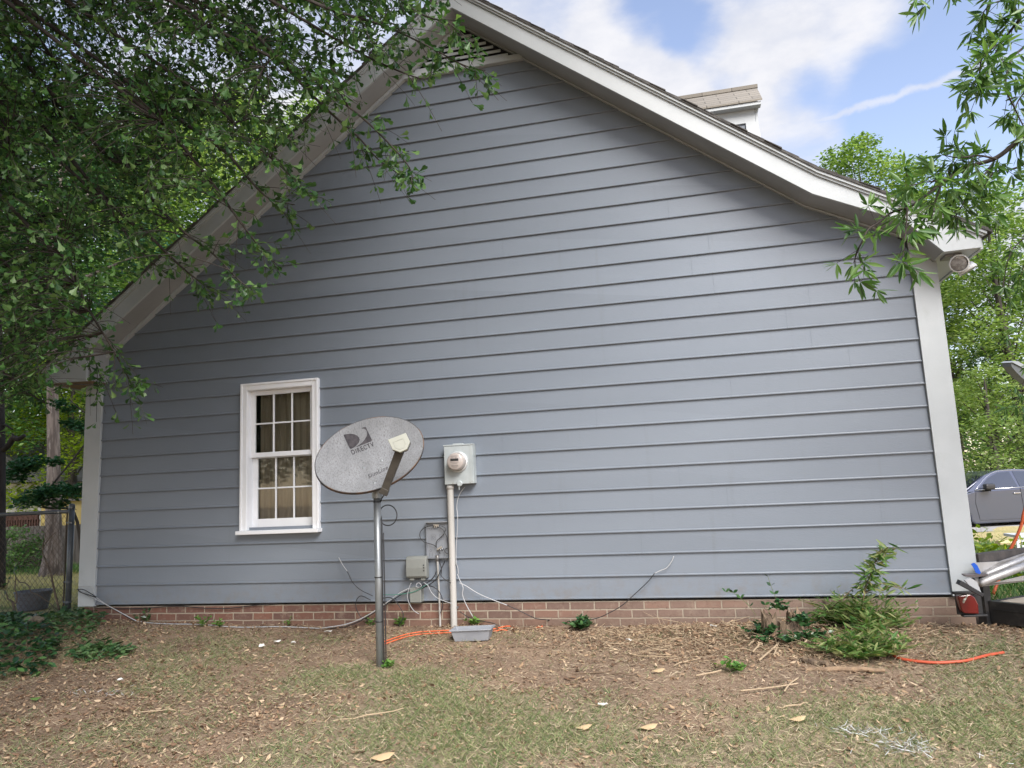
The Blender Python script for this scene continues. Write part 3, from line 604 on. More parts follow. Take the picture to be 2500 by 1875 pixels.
# ---------------------------------------------------------------- electricity meter
M_zinc = mat('meter_zinc', (.42, .46, .465), .5, (.34, .38, .385), 6, (.35, .7), metal=.15, bump=.04, bscale=120, c3=(.28, .27, .24), c3scale=14, c3range=(.62, .75))
M_pvc = mat('grey_pvc', (.42, .41, .385), .5, (.36, .355, .335), 4, c3=(.30, .27, .23), c3scale=12, c3range=(.6, .72), vscale=(1, 1, .3))
meter = empty('electric_meter', (-1.93, -.05, .99), label='pale grey electricity meter box with round meter and long grey conduit down the wall', cat='electric meter')
m_ = MB(); m_.box(-2.064, -1.806, -.105, -.018, 1.000, 1.335); m_.build('enclosure', M_zinc, meter, bevel=.004)
m_ = MB(); m_.box(-2.068, -1.800, -.110, -.016, 1.3355, 1.347); m_.box(-1.985, -1.895, -.09, -.03, 1.3475, 1.356); m_.build('top_cover', M_zinc, meter, bevel=.002)
m_ = MB(); m_.box(-1.8055, -1.798, -.098, -.016, 1.004, 1.334); m_.box(-1.828, -1.8061, -.108, -.1052, 1.004, 1.334); m_.build('side_flange', M_zinc, meter)
mc = np.array([-1.935, -.106, 1.193]); M_ring = mat('meter_ring', (.62, .64, .65), .3, metal=.4)
MB().lathe([(.092, 0), (.092, .010), (.086, .020), (.074, .022)], mc, (0, -1, 0), 40).build('meter_ring', M_ring, meter, smooth=True)
M_mtr = mat('meter_body', (.40, .36, .33), .3, (.36, .32, .30), 9, coat=.5); M_mdk = mat('meter_dark', (.03, .03, .03), .4)
mt = MB().lathe([(.076, .012), (.076, .075), (.072, .090), (.064, .096), (.001, .097)], mc, (0, -1, 0), 40).build('meter', M_mtr, meter, smooth=True)
MB().lathe([(.078, .012), (.078, .026), (.070, .028)], mc, (0, -1, 0), 40).build('gasket', M_mdk, mt)
yf = mc[1]-.0975; m_ = MB(); m_.box(mc[0]-.038, mc[0]+.034, yf-.002, yf, mc[2]+.006, mc[2]+.026); m_.build('display', M_mdk, mt)
m_ = MB()
for (a, b2, zz, hh) in ((-.034, -.012, .034, .003), (.006, .02, .034, .003), (-.036, .028, .048, .002), (-.04, .036, -.006, .0015), (-.022, .02, -.018, .003), (-.030, .03, -.034, .003), (-.030, .03, -.040, .0015), (-.016, .018, -.052, .0025)): m_.box(mc[0]+a, mc[0]+b2, yf-.0012, yf, mc[2]+zz-hh/2, mc[2]+zz+hh/2)
m_.build('face_print', mat('print_grey', (.19, .17, .16), .6), mt)
m_ = MB(); m_.lathe([(.022, 0), (.026, .01), (.020, .016), (.001, .016)], (-1.925, -.107, 1.004), (0, -1, 0), 16); m_.tube([(-1.93, -.112, 1.0), (-1.932, -.112, .95)], .004, 6); m_.build('seal_tag', M_zinc, meter)
ctop = aty(1100, 1187, -.055); cb_ = aty(1113, 1528, -.055)
m_ = MB(); m_.tube([(-2.03, -.058, .99), (-2.032, -.058, .5), (-2.034, -.058, .0), (-2.036, -.062, -.30)], .0285, 20, caps=False); m_.lathe([(.029, 0), (.034, .002), (.034, .035), (.029, .037)], (-2.03, -.058, .96), n=20); cdt = m_.build('conduit', M_pvc, meter, smooth=True)
for zz in (.30, -.06): MB().box(-2.066, -1.998, -.066, -.024, zz, zz+.015).build('strap', M_galv, meter)
# grey cable that hangs from the box beside the conduit
def cable_obj(name, pts, r, m, label, cat='cable', group=None, parent=None, taper=None):
    pp_ = smooth_path(pts, 5)
    if parent is None: pp_ = [np.array([p[0], p[1], max(p[2], float(gz(p[0], p[1]))+r+.006)]) if name == 'cable' and p[1] < 0 else p for p in pp_]
    m_ = MB(); m_.tube(pp_, r, 8); o = m_.build(name, m, parent, smooth=True)
    return tag(o, label, cat, group) if parent is None else o
M_wgrey = mat('grey_wire', (.36, .37, .38), .5); M_wwhite = mat('white_wire', (.42, .43, .44), .45); M_teal = mat('green_wire', (.06, .20, .15), .5)
mp = lambda x0, y0, s, pts, y: [aty(x0+a*s, y0+b2*s, y if not isinstance(y, list) else y[i]) for i, (a, b2) in enumerate(pts)]
cable_obj('cable', mp(1050, 1060, .1085, [(775, 1195), (700, 1290), (645, 1400), (610, 1530), (600, 1660)], -.04)+mp(960, 1260, .1326, [(1185, 0), (1178, 300), (1160, 560), (1162, 850), (1190, 960), (1205, 1070)], -.06), .0035, M_wgrey, None, parent=meter)
# open cable junction panel
M_pan = mat('panel_grey', (.22, .235, .26), .5, (.19, .205, .225), 5, bump=.03); M_pand = mat('panel_mark', (.09, .095, .11), .6)
M_met = mat('bright_metal', (.55, .54, .52), .3, metal=.9)
pa = aty(1040.5, 1277, -.03); pb = aty(1040.5, 1361.5, -.03); px1 = aty(1099, 1360, -.03)[0]
panel = empty('junction_panel', (pa[0]+.1, -.03, pb[2]), label='open grey cable junction panel with splitters and looped black leads left of the conduit', cat='junction panel')
X0, X1, Z0, Z1 = pa[0], px1-.015, pb[2], pa[2]
m_ = MB(); m_.box(X0, X1, -.030, -.026, Z0, Z1); m_.box(X0, X0+.004, -.045, -.0305, Z0, Z1); m_.build('back_plate', M_pan, panel)
m_ = MB(); m_.box(X0-.003, X1+.004, -.062, -.024, Z1+.001, Z1+.012); m_.build('top_shelf', M_pan, panel, bevel=.002)
MB().box(X0, X1+.003, -.055, -.024, Z0-.006, Z0-.001).build('bottom_shelf', M_pan, panel)
m_ = MB(); yq = -.0312
W_, H_ = X1-X0, Z1-Z0
P_ = lambda u, v_: (X0+u*W_, Z0+v_*H_)
def sqr(u, v_, a, b2):
    x, z_ = P_(u, v_)
    for q in ((x-a, x+a, z_+b2-.0012, z_+b2), (x-a, x+a, z_-b2, z_-b2+.0012), (x-a, x-a+.0012, z_-b2, z_+b2), (x+a-.0012, x+a, z_-b2, z_+b2)): m_.box(q[0], q[1], yq, -.0301, q[2], q[3])
for (u, v_) in ((.32, .58), (.70, .58)): sqr(u, v_, .020, .022); x, z_ = P_(u, v_); m_.lathe([(.008, 0), (.010, .0008), (.011, 0)], (x, -.0305, z_), (0, -1, 0), 14)
for (u, v_) in ((.18, .20), (.2, .82)): x, z_ = P_(u, v_); m_.lathe([(.0085, 0), (.0095, .0012), (.0105, 0)], (x, -.0305, z_), (0, -1, 0), 14)
for u, v_ in ((.12, .09), (.25, .09), (.40, .84), (.46, .84), (.62, .84), (.68, .84), (.80, .09)): x, z_ = P_(u, v_); m_.box(x-.0012, x+.0012, yq, -.0301, z_-.016, z_+.016)
m_.build('knockout_marks', M_pand, panel)
def brick_(M, w_, h_, d_): return M
sp = empty('splitter', (0, 0, 0)); 
def splitter(u, v_, ang, L_, parent):
    x, z_ = P_(u, v_); Mx = Matrix.Translation((x, -.045, z_)) @ Matrix.Rotation(R(ang), 4, 'Y'); m_ = MB(); m_.box(-L_/2, L_/2, -.008, .008, -.007, .007, Mx)
    for i in range(3):
        xx = -L_/2+L_*(i+.5)/3; p = Mx @ Vector((xx, 0, -.006)); q = Mx @ Vector((xx, 0, -.020)); m_.tube([p, q], .004, 8)
    return m_.build('splitter', M_met, parent)
bpy.data.objects.remove(sp)
splitter(.50, .93, 0, .05, panel); splitter(.63, .27, -28, .05, panel)
c3 = lambda pts, y=-.055: mp(960, 1260, .1326, pts, y)
lds = [c3([(760, 175), (640, 190), (540, 240), (490, 320), (500, 400), (545, 460), (620, 495), (740, 530), (800, 570)]), c3([(890, 180), (960, 230), (950, 290)]), c3([(820, 200), (900, 240), (960, 330), (1000, 420), (1015, 540), (1018, 600)]),
       c3([(935, 325), (880, 390), (810, 450), (790, 520), (800, 590)]), c3([(1000, 590), (950, 620), (960, 670), (1010, 690)]), c3([(860, 700), (840, 620), (900, 640), (930, 600)], -.06)]
m_ = MB()
for l_ in lds: m_.tube(smooth_path(l_, 5), .0032, 7)
m_.build('lead', M_black, panel, smooth=True)
# thin conduit below the panel
tcd = empty('thin_conduit', tuple(aty(1074, 1500, -.03)), label='thin grey conduit running from the junction panel down to the soil', cat='conduit')
a = aty(1068, 1366, -.04); b2 = aty(1075, 1530, -.04)
m_ = MB(); m_.tube([a, (a+b2)/2+np.array([.003, 0, 0]), b2+np.array([0, 0, -.04])], .0085, 12, caps=False); m_.build('pipe', M_pvc, tcd, smooth=True)
m_ = MB(); m_.lathe([(.0005, .05), (.016, .05), (.018, .02), (.014, 0), (.009, -.004)], a-np.array([0, 0, .012]), n=14); m_.build('connector', mat('connector_grey', (.17, .165, .16), .4, metal=.5), tcd, smooth=True)
# telephone box (rounded grey) and the small box under it
M_tel = mat('telephone_grey', (.215, .225, .21), .55, (.185, .195, .18), 5, bump=.05)
q0, q1 = aty(990, 1361, -.09), aty(1041.5, 1412, -.09)
tel = empty('telephone_box', (q0[0]+.08, -.03, q1[2]), label='grey-green rounded telephone interface box with three holes, left of the junction panel', cat='utility box')
m_ = MB(); pr_ = [(-.018, .0), (-.07, .0), (-.088, .012), (-.092, .03)]
zt, zb_ = q0[2], q1[2]; xa, xb = q0[0], q1[0]
m_.add([(x, y, z_) for x in (xa, xb) for (y, z_) in ((-.018, zb_), (-.075, zb_), (-.092, zb_+.02), (-.096, (zt+zb_)/2), (-.088, zt-.012), (-.070, zt+.004), (-.018, zt+.008))],
       [tuple(range(7)), tuple(range(13, 6, -1))]+[(i, i+7, (i+1) % 7+7, (i+1) % 7) for i in range(7)])
m_.build('cover', M_tel, tel, bevel=.008, seg=3)
m_ = MB()
for dz in (.062, .040, .016): m_.lathe([(.0065, 0), (.0065, .002), (.0005, .002)], (xb-.022, -.0955, (zt+zb_)/2-.01+dz-.03), (0, -1, 0), 12)
m_.build('screw_hole', M_mdk, tel)
for xg in (xa+.025, xb-.063): MB().box(xg, xg+.042, -.07, -.03, zb_-.018, zb_-.0005).build('cable_gland', M_tel, tel, bevel=.003)
q0, q1 = aty(1000, 1436, -.07), aty(1028.5, 1471, -.07)
sb = empty('small_utility_box', (q0[0]+.04, -.03, q1[2]), label='small square grey box straddling the siding edge below the telephone box', cat='utility box')
MB().box(q0[0], q1[0], -.075, -.026, q1[2], q0[2]).build('cover', M_tel, sb, bevel=.005)
MB().box(q0[0]+.004, q1[0]+.006, -.0255, -.005, q1[2]+.003, q0[2]+.004).build('base', M_tel, sb, bevel=.003)
m_ = MB(); m_.lathe([(.004, 0), (.004, .003), (.0003, .003)], (q0[0]+.05, -.0755, q0[2]-.008), (0, -1, 0), 8); m_.build('screw', M_met, sb)

# ---------------------------------------------------------------- loose cables on the wall and soil
zc = lambda pts, y: mp(960, 1260, .1326, pts, y)
def g2(px, py, up=.012): p = G(px, py); p[2] += up; return p
cable_obj('cable', [aty(827, 1361, -.03), aty(836, 1378, -.04), aty(848, 1395, -.05)], .003, M_wwhite, 'white end of the short bent cable left of the dish pole')
cable_obj('cable', [aty(848, 1395, -.05), aty(860, 1420, -.05), aty(880, 1440, -.05), aty(910, 1455, -.05)], .003, M_black, 'black lower half of the short bent cable left of the dish pole')
cable_obj('cable', [aty(193, 1432, -.05), aty(205, 1432, -.06), aty(224, 1433, -.06), aty(229, 1447, -.06), aty(236, 1459, -.07), aty(262, 1478, -.09)], .0032, M_wwhite, 'thin white cable tacked across the foot of the left corner board')
bl = [(193, 1440, .06), (215, 1452, .07), (262, 1478, .09), (310, 1505, .10), (345, 1520, .11), (400, 1534, .12), (470, 1538, .13), (560, 1534, .13), (640, 1536, .12), (740, 1538, .11), (800, 1533, .10), (850, 1523, .09), (893, 1503, .07), (935, 1478, .06), (975, 1450, .05), (1000, 1435, .05)]
for k, (dx, dy, r_, m0, lb) in enumerate(((0, 0, .0042, M_wwhite, 'white cable sagging along the whole brick base from the left corner'), (3, 3, .0045, M_black, 'black cable twisted with the white one along the brick base'))):
    pts = [aty(a+dx, b2+dy+1.5*math.sin(i*1.7+k), -c+.004*k) for i, (a, b2, c) in enumerate(bl)]
    cable_obj('cable', pts, r_, m0, lb)
cable_obj('cable', [aty(188, 1440, -.07), aty(205, 1440, -.08), aty(235, 1458, -.08), aty(215, 1452, -.085), aty(195, 1445, -.075), aty(190, 1437, -.07)], .0042, M_black, 'folded black cable end bent against the left corner board')
cable_obj('cable', [aty(230, 1484, -.01), aty(330, 1486, -.012), aty(430, 1480, -.02), aty(500, 1485, -.02), aty(560, 1485, -.02), aty(620, 1478, -.015), aty(680, 1472, -.01)], .004, M_black, 'black cable drooping just under the siding above the left bricks')
cable_obj('cable', zc([(-190, 1445), (0, 1450), (160, 1435), (340, 1405), (470, 1355), (570, 1290), (640, 1255)], -.08), .0032, M_teal, 'thin green cable crossing in front of the small utility box')
for i, (pts, lb) in enumerate(((([(790, 1020), (760, 1100), (680, 1190), (580, 1250), (470, 1300)]), 'black cable arching from the thin conduit over the small box'),
        (([(970, 790), (900, 940), (820, 1120), (740, 1210), (620, 1290), (540, 1330)]), 'black cable running down from the junction panel beside the conduit'),
        (([(860, 850), (890, 1000), (880, 1090), (960, 1170), (1060, 1230)]), 'black cable passing behind the tall conduit'),
        (([(560, 1220), (640, 1280), (700, 1400), (800, 1500), (930, 1560), (1080, 1610)]), 'grey cable curving down from the telephone box'),
        (([(450, 1330), (560, 1290), (700, 1290), (820, 1360), (890, 1480), (910, 1650), (870, 1790)]), 'black loop hanging in front of the thin conduit'),
        (([(330, 1230), (290, 1330), (260, 1480), (300, 1620), (380, 1740), (470, 1800)]), 'grey-white cable dropping behind the small utility box'),
        (([(440, 1240), (420, 1290), (460, 1310), (520, 1290), (480, 1230), (430, 1240)]), 'tiny coil of grey wire under the telephone box'))):
    cable_obj('cable', zc(pts, -.07-.012*(i % 4)), .0042 if i not in (3, 5, 6) else .003, M_black if i not in (3, 5, 6) else M_wgrey, lb)
cable_obj('cable', mp(940, 1050, .3315, [(533, 1060), (548, 1100), (575, 1160), (570, 1210), (595, 1280), (650, 1380)], -.06), .0035, M_wwhite, 'white wire falling from beside the conduit to the tray')
cable_obj('cable', mp(940, 1050, .3315, [(548, 1125), (600, 1150), (680, 1200), (780, 1245), (900, 1290)], -.06), .0036, M_wwhite, 'white wire drooping to the right of the conduit')
cable_obj('cable', mp(940, 1050, .3315, [(900, 1290), (1000, 1335), (1080, 1375)], -.06)+[aty(1320, 1512, -.07), g2(1390, 1520), g2(1450, 1517)], .0036, M_black, 'dark wire continuing along the bricks towards the little shrub')
cable_obj('cable', [aty(1645, 1358, -.03), aty(1640, 1370, -.035), aty(1628, 1386, -.04), aty(1612, 1393, -.045), aty(1598, 1400, -.05)], .0034, M_wwhite, 'white tip of the cable rising up the siding on the right')
cable_obj('cable', [aty(1598, 1400, -.05), aty(1580, 1422, -.06), aty(1550, 1450, -.07), aty(1520, 1477, -.08), aty(1490, 1495, -.09), aty(1455, 1510, -.10), aty(1400, 1518, -.12)], .0034, M_black, 'black cable rising from the little shrub up the right siding')
cable_obj('cable', [aty(905, 1465, -.06), aty(880, 1455, -.06), aty(868, 1475, -.06), aty(880, 1505, -.06), aty(905, 1515, -.06)], .0035, M_black, 'black loop of cable poking out left of the dish pole')
cable_obj('cable', [aty(935, 1460, -.06), aty(955, 1460, -.06), aty(975, 1480, -.06), aty(985, 1505, -.06), aty(972, 1528, -.07)], .0038, M_black, 'black loop of cable just right of the dish pole')
cable_obj('cable', [aty(1122, 1493, -.05), aty(1150, 1510, -.06), aty(1180, 1517, -.08), aty(1205, 1522, -.10), g2(1225, 1535)], .0036, M_black, 'dark cable slanting down behind the grey tray')

# orange cords
M_or = mat('orange_rubber', (.60, .12, .04), .55); M_red = mat('orange_red_hose', (.45, .075, .03), .5)
ocp = [(938, 1571), (960, 1563), (981, 1556), (1000, 1551), (1026, 1547), (1060, 1545), (1100, 1543), (1200, 1540), (1222, 1536), (1243, 1533), (1262, 1532), (1290, 1533), (1325, 1533)]
cable_obj('extension_cord', [g2(a, b2, .014 if not 1255 < a < 1300 else -.012) for a, b2 in ocp], .0052, M_or, 'bright orange cord strand lying nearest the wall, passing behind the grey tray', 'extension cord', 'orange cord strands')
cable_obj('extension_cord', [g2(a+2, b2+5, .012 if a < 1225 else -.01) for a, b2 in ocp[:-3]], .0052, M_or, 'second orange cord strand, just in front of the first', 'extension cord', 'orange cord strands')
cable_obj('hose', [g2(a, b2, .018) for a, b2 in ((2175, 1600), (2190, 1612), (2226, 1620), (2280, 1625), (2320, 1624), (2361, 1620), (2411, 1607), (2451, 1600))], .0095, M_red, 'orange-red hose curving over the grass beside the bushy sapling', 'hose')

# grey tray
M_tray = mat('tray_plastic', (.27, .285, .31), .5, (.23, .245, .27), 8, bump=.03)
tc0 = G(1150, 1569)
tray = empty('tray', tuple(tc0), label='shallow grey plastic tray lying at the foot of the tall conduit', cat='tray')
TM = Matrix.Translation((tc0[0]-.005, tc0[1]+.075, tc0[2]+.008)) @ Matrix.Rotation(R(3), 4, 'Z') @ Matrix.Rotation(R(-1.5), 4, 'Y')
m_ = MB(); o_, i_ = (.132, .062, 0), (.128, .058, .004); H = .092
def ringv(hx, hy, z_): return [tuple(TM @ Vector(p)) for p in ((-hx, -hy, z_), (hx, -hy, z_), (hx, hy, z_), (-hx, hy, z_))]
vs = ringv(.134, .060, 0)+ringv(.156, .080, H-.012)+ringv(.168, .092, H-.010)+ringv(.168, .092, H)+ringv(.152, .076, H)+ringv(.130, .056, .004)
m_.add(vs, [(3, 2, 1, 0)]+[(4*k+i, 4*k+(i+1) % 4, 4*k+4+(i+1) % 4, 4*k+4+i) for k in range(5) for i in range(4)]+[(20, 21, 22, 23)]); m_.build('basin', M_tray, tray, bevel=.003)

# ---------------------------------------------------------------- plants helper
def sprig(pos, n, L, size, leaf, m, parent, name='leaves', spread=1.0, up=1.0, droop=.3, stemm=None, stem_r=.002, seedv=0, per=9):
    g = np.random.default_rng(seedv); P = []; X = []; Z = []; Sg = []; mb_ = MB(); pos = np.array(pos, float)
    for i in range(n):
        a = g.random()*2*math.pi; sp_ = spread*g.random()**.7; d = unit(np.array([math.cos(a)*sp_, math.sin(a)*sp_, up])); Ls = L*(.6+.5*g.random())
        pts = [pos+d*Ls*t+np.array([math.cos(a), math.sin(a), -.6])*droop*Ls*t*t*sp_ for t in np.linspace(0, 1, 6)]
        mb_.tube(pts, [stem_r, stem_r*.4], 5)
        for k in range(per):
            t = .2+.8*(k+g.random()*.6)/per; p = np.array([np.interp(t, np.linspace(0, 1, 6), [q[c] for q in pts]) for c in range(3)]); b_ = g.random()*2*math.pi
            P.append(p); X.append(d*.5+np.array([math.cos(b_), math.sin(b_), .15*g.normal()])); Z.append(np.array([0, 0, 1])+.5*g.normal(size=3)); Sg.append(size*(.6+.6*g.random())*(1 if t < .85 else .75))
    tiled(name, leaf[0], leaf[1], P, X, Z, Sg, m, parent)
    if stemm: mb_.build('stems', stemm, parent)
M_stemg = mat('green_stem', (.12, .15, .05), .7); M_stemb = mat('brown_stem', (.16, .11, .07), .8)
M_lfdark = leafmat('glossy_dark_leaf', [(.012, .045, .018), (.03, .09, .03), (.07, .15, .05)], .15, .3, .5)
M_lfmid = leafmat('weed_leaf', [(.06, .15, .03), (.11, .24, .05), (.20, .33, .08)], .3)
M_lfwil = leafmat('narrow_leaf', [(.04, .11, .025), (.09, .19, .04), (.2, .26, .09), (.30, .27, .13)], .3)
SHB = np.array([G(1432, 1520)[0], -.13, gz(G(1432, 1520)[0], -.13)])
sh = empty('shrub', tuple(SHB), label='small glossy dark green shrub against the bricks, mid wall', cat='shrub'); sprig(SHB, 26, .13, .055, OVAL, M_lfdark, sh, spread=1.3, stemm=M_stemg, seedv=1, per=10)
for k, (px, py, n, L, s_, lb) in enumerate(((990, 1525, 10, .11, .05, 'leafy green weed at the foot of the thin conduit'), (1165, 1525, 6, .12, .05, 'weed poking up behind the grey tray'), (945, 1515, 5, .14, .04, 'small weed behind the dish pole'),
        (500, 1530, 5, .13, .045, 'green weed by the left bricks, under the white cable'), (535, 1532, 4, .10, .045, 'second weed by the left bricks, right of the taller one'), (425, 1510, 5, .16, .05, 'dark-leaved weed hugging the far left bricks'), (730, 1520, 4, .08, .03, 'tiny weed under the window by the bricks'), (950, 1630, 9, .07, .035, 'low weed at the foot of the dish pole'), (1790, 1640, 8, .10, .05, 'bright yellow-green weed left of the stump roots'))):
    p = G(px, py); p[1] = min(p[1], -.03); p[2] = gz(p[0], p[1]); w_ = empty('weed', tuple(p), label=lb, cat='weed', group='weeds by the house'); sprig(p, n, L, s_, OVAL, M_lfmid if k != 5 else M_lfdark, w_, spread=1.1, stemm=M_stemg, seedv=20+k, per=7)
# stump with sprouts
M_stump = mat('stump_wood', (.20, .145, .095), .95, (.10, .07, .05), 22, bump=1.0, bscale=60, vscale=(1, 1, .3)); M_stump2 = mat('split_wood', (.28, .20, .13), .95, (.17, .12, .08), 22, bump=1.0, bscale=60, vscale=(1, 1, .3)); M_cut = mat('cut_wood', (.29, .20, .125), .9, (.19, .13, .085), 20, bump=.5)
sp_ = G(1918, 1560); sp_[1] = min(sp_[1], -.2); sp_[2] = gz(sp_[0], sp_[1])
stump = empty('tree_stump', tuple(sp_), label='ragged split tree stump with dark sprouts in front of the right bricks', cat='stump')
def ragged(c, r, h, seedv):
    g = np.random.default_rng(seedv); n = 22; m_ = MB(); vs = []
    rr = r*(1+.22*g.normal(size=n)*.6)
    for k_, (f_, z_) in enumerate(((1.25, -.04), (1.05, .3), (.95, .7), (.9, 1.0))):
        for j in range(n):
            q = 2*math.pi*j/n; top = h*(z_ if k_ < 3 else 1.0+.13*g.normal()); vs.append((c[0]+rr[j]*f_*math.cos(q), c[1]+rr[j]*f_*math.sin(q), c[2]+top))
    vs.append((c[0], c[1], c[2]+h*.8)); N = len(vs)-1
    m_.add(vs, [(k*n+j, k*n+(j+1) % n, (k+1)*n+(j+1) % n, (k+1)*n+j) for k in range(3) for j in range(n)]+[(3*n+j, 3*n+(j+1) % n, N) for j in range(n)]); return m_
ragged(sp_+np.array([-.10, 0, 0]), .055, .165, 1).build('split_trunk', M_stump, stump); ragged(sp_+np.array([.02, .02, 0]), .08, .12, 2).build('split_trunk', M_stump, stump); ragged(sp_+np.array([.09, .06, 0]), .055, .17, 3).build('split_trunk', M_stump2, stump)
for k, (dx, dy, dz, n, L) in enumerate(((.18, -.08, .0, 11, .13), (-.03, .04, .19, 6, .09), (-.2, .0, .02, 9, .13), (.14, .02, .08, 7, .12), (-.16, -.12, .0, 6, .09), (.05, -.12, .0, 5, .08), (-.08, -.10, .05, 5, .09), (.08, -.05, .12, 5, .08), (.0, -.16, 0, 6, .10))): sprig(sp_+np.array([dx, dy, dz]), n, L, .055, OVAL, M_lfdark, stump, 'sprout', spread=1.5, stemm=None, seedv=40+k, per=8)
m_ = MB(); Pq = []; Xq = []
for pts in ([(1772, 1445), (1790, 1447), (1808, 1460), (1830, 1480), (1845, 1502)], [(1875, 1408), (1882, 1430), (1890, 1450), (1900, 1475), (1905, 1500)], [(1868, 1477), (1875, 1490), (1885, 1505)]):
    w_ = [aty(a, b2, -.16) for a, b2 in pts]; m_.tube(smooth_path(w_, 3), .0018, 5)
    for q in w_[:4]:
        for s_ in (-1, 1): Pq.append(q); Xq.append((s_*.8, -.2, .5+.4*random.random()))
m_.build('shoot', M_stemg, stump); tiled('leaves', OVAL[0], OVAL[1], Pq, Xq, rng.normal(size=(len(Pq), 3)), .045, M_lfdark, stump)
# pale roots and cut stems pulled over the soil
M_root = mat('pale_root', (.38, .29, .19), .85, (.33, .25, .16), 20, bump=.3)
zr_ = lambda pts: [(1700+a*.19286, 1380+b2*.19286) for a, b2 in pts]
rts = [([(880, 845), (800, 930), (740, 1000), (665, 1070)], .010, 'thick pale root left of the stump'), ([(905, 855), (925, 900), (880, 970), (800, 1060), (720, 1150)], .009, 'forked pale root curving from the stump'),
       ([(1120, 850), (1090, 920), (1050, 1030), (950, 1130), (800, 1260)], .009, 'long pale root straight below the stump'), ([(1015, 930), (1010, 1010), (1030, 1070), (985, 1190)], .007, 'short crooked pale root below the stump'),
       ([(1390, 630), (1500, 770), (1640, 900), (1790, 995)], .006, 'long thin pale stem right of the stump'), ([(0, 1455), (120, 1430), (230, 1410), (320, 1385)], .007, 'pale stem lying left of the root pile'),
       ([(560, 1650), (800, 1625), (1050, 1595), (1290, 1555)], .006, 'long straight pale stem on the grass edge'), ([(1120, 1655), (1190, 1560), (1300, 1480)], .006, 'short pale stem crossing the long one'),
       ([(1130, 970), (1260, 1010), (1390, 1090)], .004, 'thin twig right of the long root')]
for pts, r_, lb in rts: cable_obj('root', [g2(a, b2, .022+r_*.7) for a, b2 in zr_(pts)], r_*.72, M_root, lb, 'root', 'pale roots and stems by the stump')
def chunk(px, py, L, r_, ang, m0, nm, lb, cat, grp=None, dz=.0):
    p = G(px, py); d = np.array([math.cos(R(ang)), math.sin(R(ang)), .05]); m_ = MB(); g = np.random.default_rng(int(px))
    cv = g.normal()*.22*L if nm == 'stick' else 0; pn = np.array([-d[1], d[0], 0]); pts = [p+d*L*t+pn*cv*(t*t*2-.2+.5*t**3)+np.array([0, 0, r_*.7+dz])+g.normal(size=3)*r_*(.25 if nm != 'stick' else .9) for t in np.linspace(-.5, .5, 8)]; m_.tube(pts, [r_*.7, r_*1.1, r_, r_*.6], 9); return tag(m_.build(nm, m0, None, smooth=False), lb, cat, grp)
chunk(2060, 1640, .46, .017, -9, M_cut, 'log', 'orange-brown rotten log piece below the bushy sapling', 'log')
chunk(1985, 1622, .20, .022, -50, M_stump, 'log', 'grey curved bark piece at the left end of the rotten log', 'log')
chunk(1753, 1625, .10, .018, 80, M_cut, 'log', 'short pale wood chunk left of the yellow-green weed', 'log')
for k, (px, py, L, ang, lb) in enumerate(((400, 1742, .40, 3, 'thin grey stick on the left leaf litter'), (880, 1755, .55, 25, 'long thin stick on the grass below the dish pole'), (1570, 1605, .5, -28, 'bent pale stick left of the root pile'), (1680, 1620, .30, 40, 'short pale stick near the yellow-green weed'), (1300, 1583, .45, -3, 'thin brown twig right of the grey tray'), (1480, 1650, .5, -14, 'thin dark twig on the bare dirt'), (1450, 1560, .22, 70, 'upright pale stem near the little shrub'), (1540, 1530, .25, -70, 'pale twig leaning by the bricks'), (1935, 1730, .2, 25, 'short forked twig on the grass below the stump'), (2300, 1648, .5, 4, 'long grey twig on the right grass'))):
    chunk(px, py, L*.9, .0042, ang, M_root if k not in (4, 5, 9) else M_stemb, 'stick', lb, 'stick', 'sticks on the ground', .012)
# bushy sapling
sb_ = G(2105, 1600)
sap = empty('sapling', tuple(sb_), label='straggly narrow-leaved sapling with a bushy base near the right end of the wall', cat='sapling')
for k, (px, py, n, L, up) in enumerate(((2060, 1535, 40, .22, .9), (2130, 1550, 46, .34, 1.1), (2080, 1540, 26, .36, 1.3), (2160, 1545, 20, .36, 1.3), (2010, 1530, 18, .16, .8), (2200, 1540, 10, .16, .9), (2090, 1612, 34, .22, .75), (2150, 1606, 34, .24, .8), (2040, 1596, 20, .18, .7), (2120, 1580, 26, .26, .9))):
    sprig(G(px, py), n, L, .085, WILLOW, M_lfwil, sap, 'foliage', spread=1.3, up=up, stemm=M_stemg, seedv=60+k, per=9)
st1 = [G(2110, 1560), aty(2105, 1500, -.5), aty(2110, 1450, -.5), aty(2122, 1410, -.5), aty(2140, 1370, -.5), aty(2160, 1345, -.5), aty(2190, 1338, -.5)]
st2 = [G(1990, 1520), aty(2040, 1475, -.4), aty(2095, 1425, -.45), aty(2130, 1385, -.5)]
st3 = [aty(2110, 1450, -.5), aty(2150, 1425, -.5), aty(2190, 1432, -.5), aty(2215, 1438, -.5)]
m_ = MB(); P = []; X = []; Z = []
for st_, dn in ((st1, 3), (st2, 1), (st3, 2)):
    sp2 = smooth_path(st_, 6); m_.tube(sp2, [.005, .0015], 6)
    for i, q in enumerate(sp2[4:]):
        for _ in range(dn+(6 if dn == 3 and 8 < i < 26 else 0)): P.append(q+rng.normal(size=3)*.008); a = rng.random()*6.28; X.append((math.cos(a), math.sin(a)*.8, rng.normal()*.5-.1)); Z.append(rng.normal(size=3)*.6+np.array([0, -.3, 1]))
m_.build('stem', M_stemb, sap); tiled('foliage', WILLOW[0], WILLOW[1], P, X, Z, .06+.05*rng.random(len(P)), M_lfwil, sap)
def planeZ(px, py, z): d = ray(px, py); return CAM+d*((z-CAM[2])/d[2])
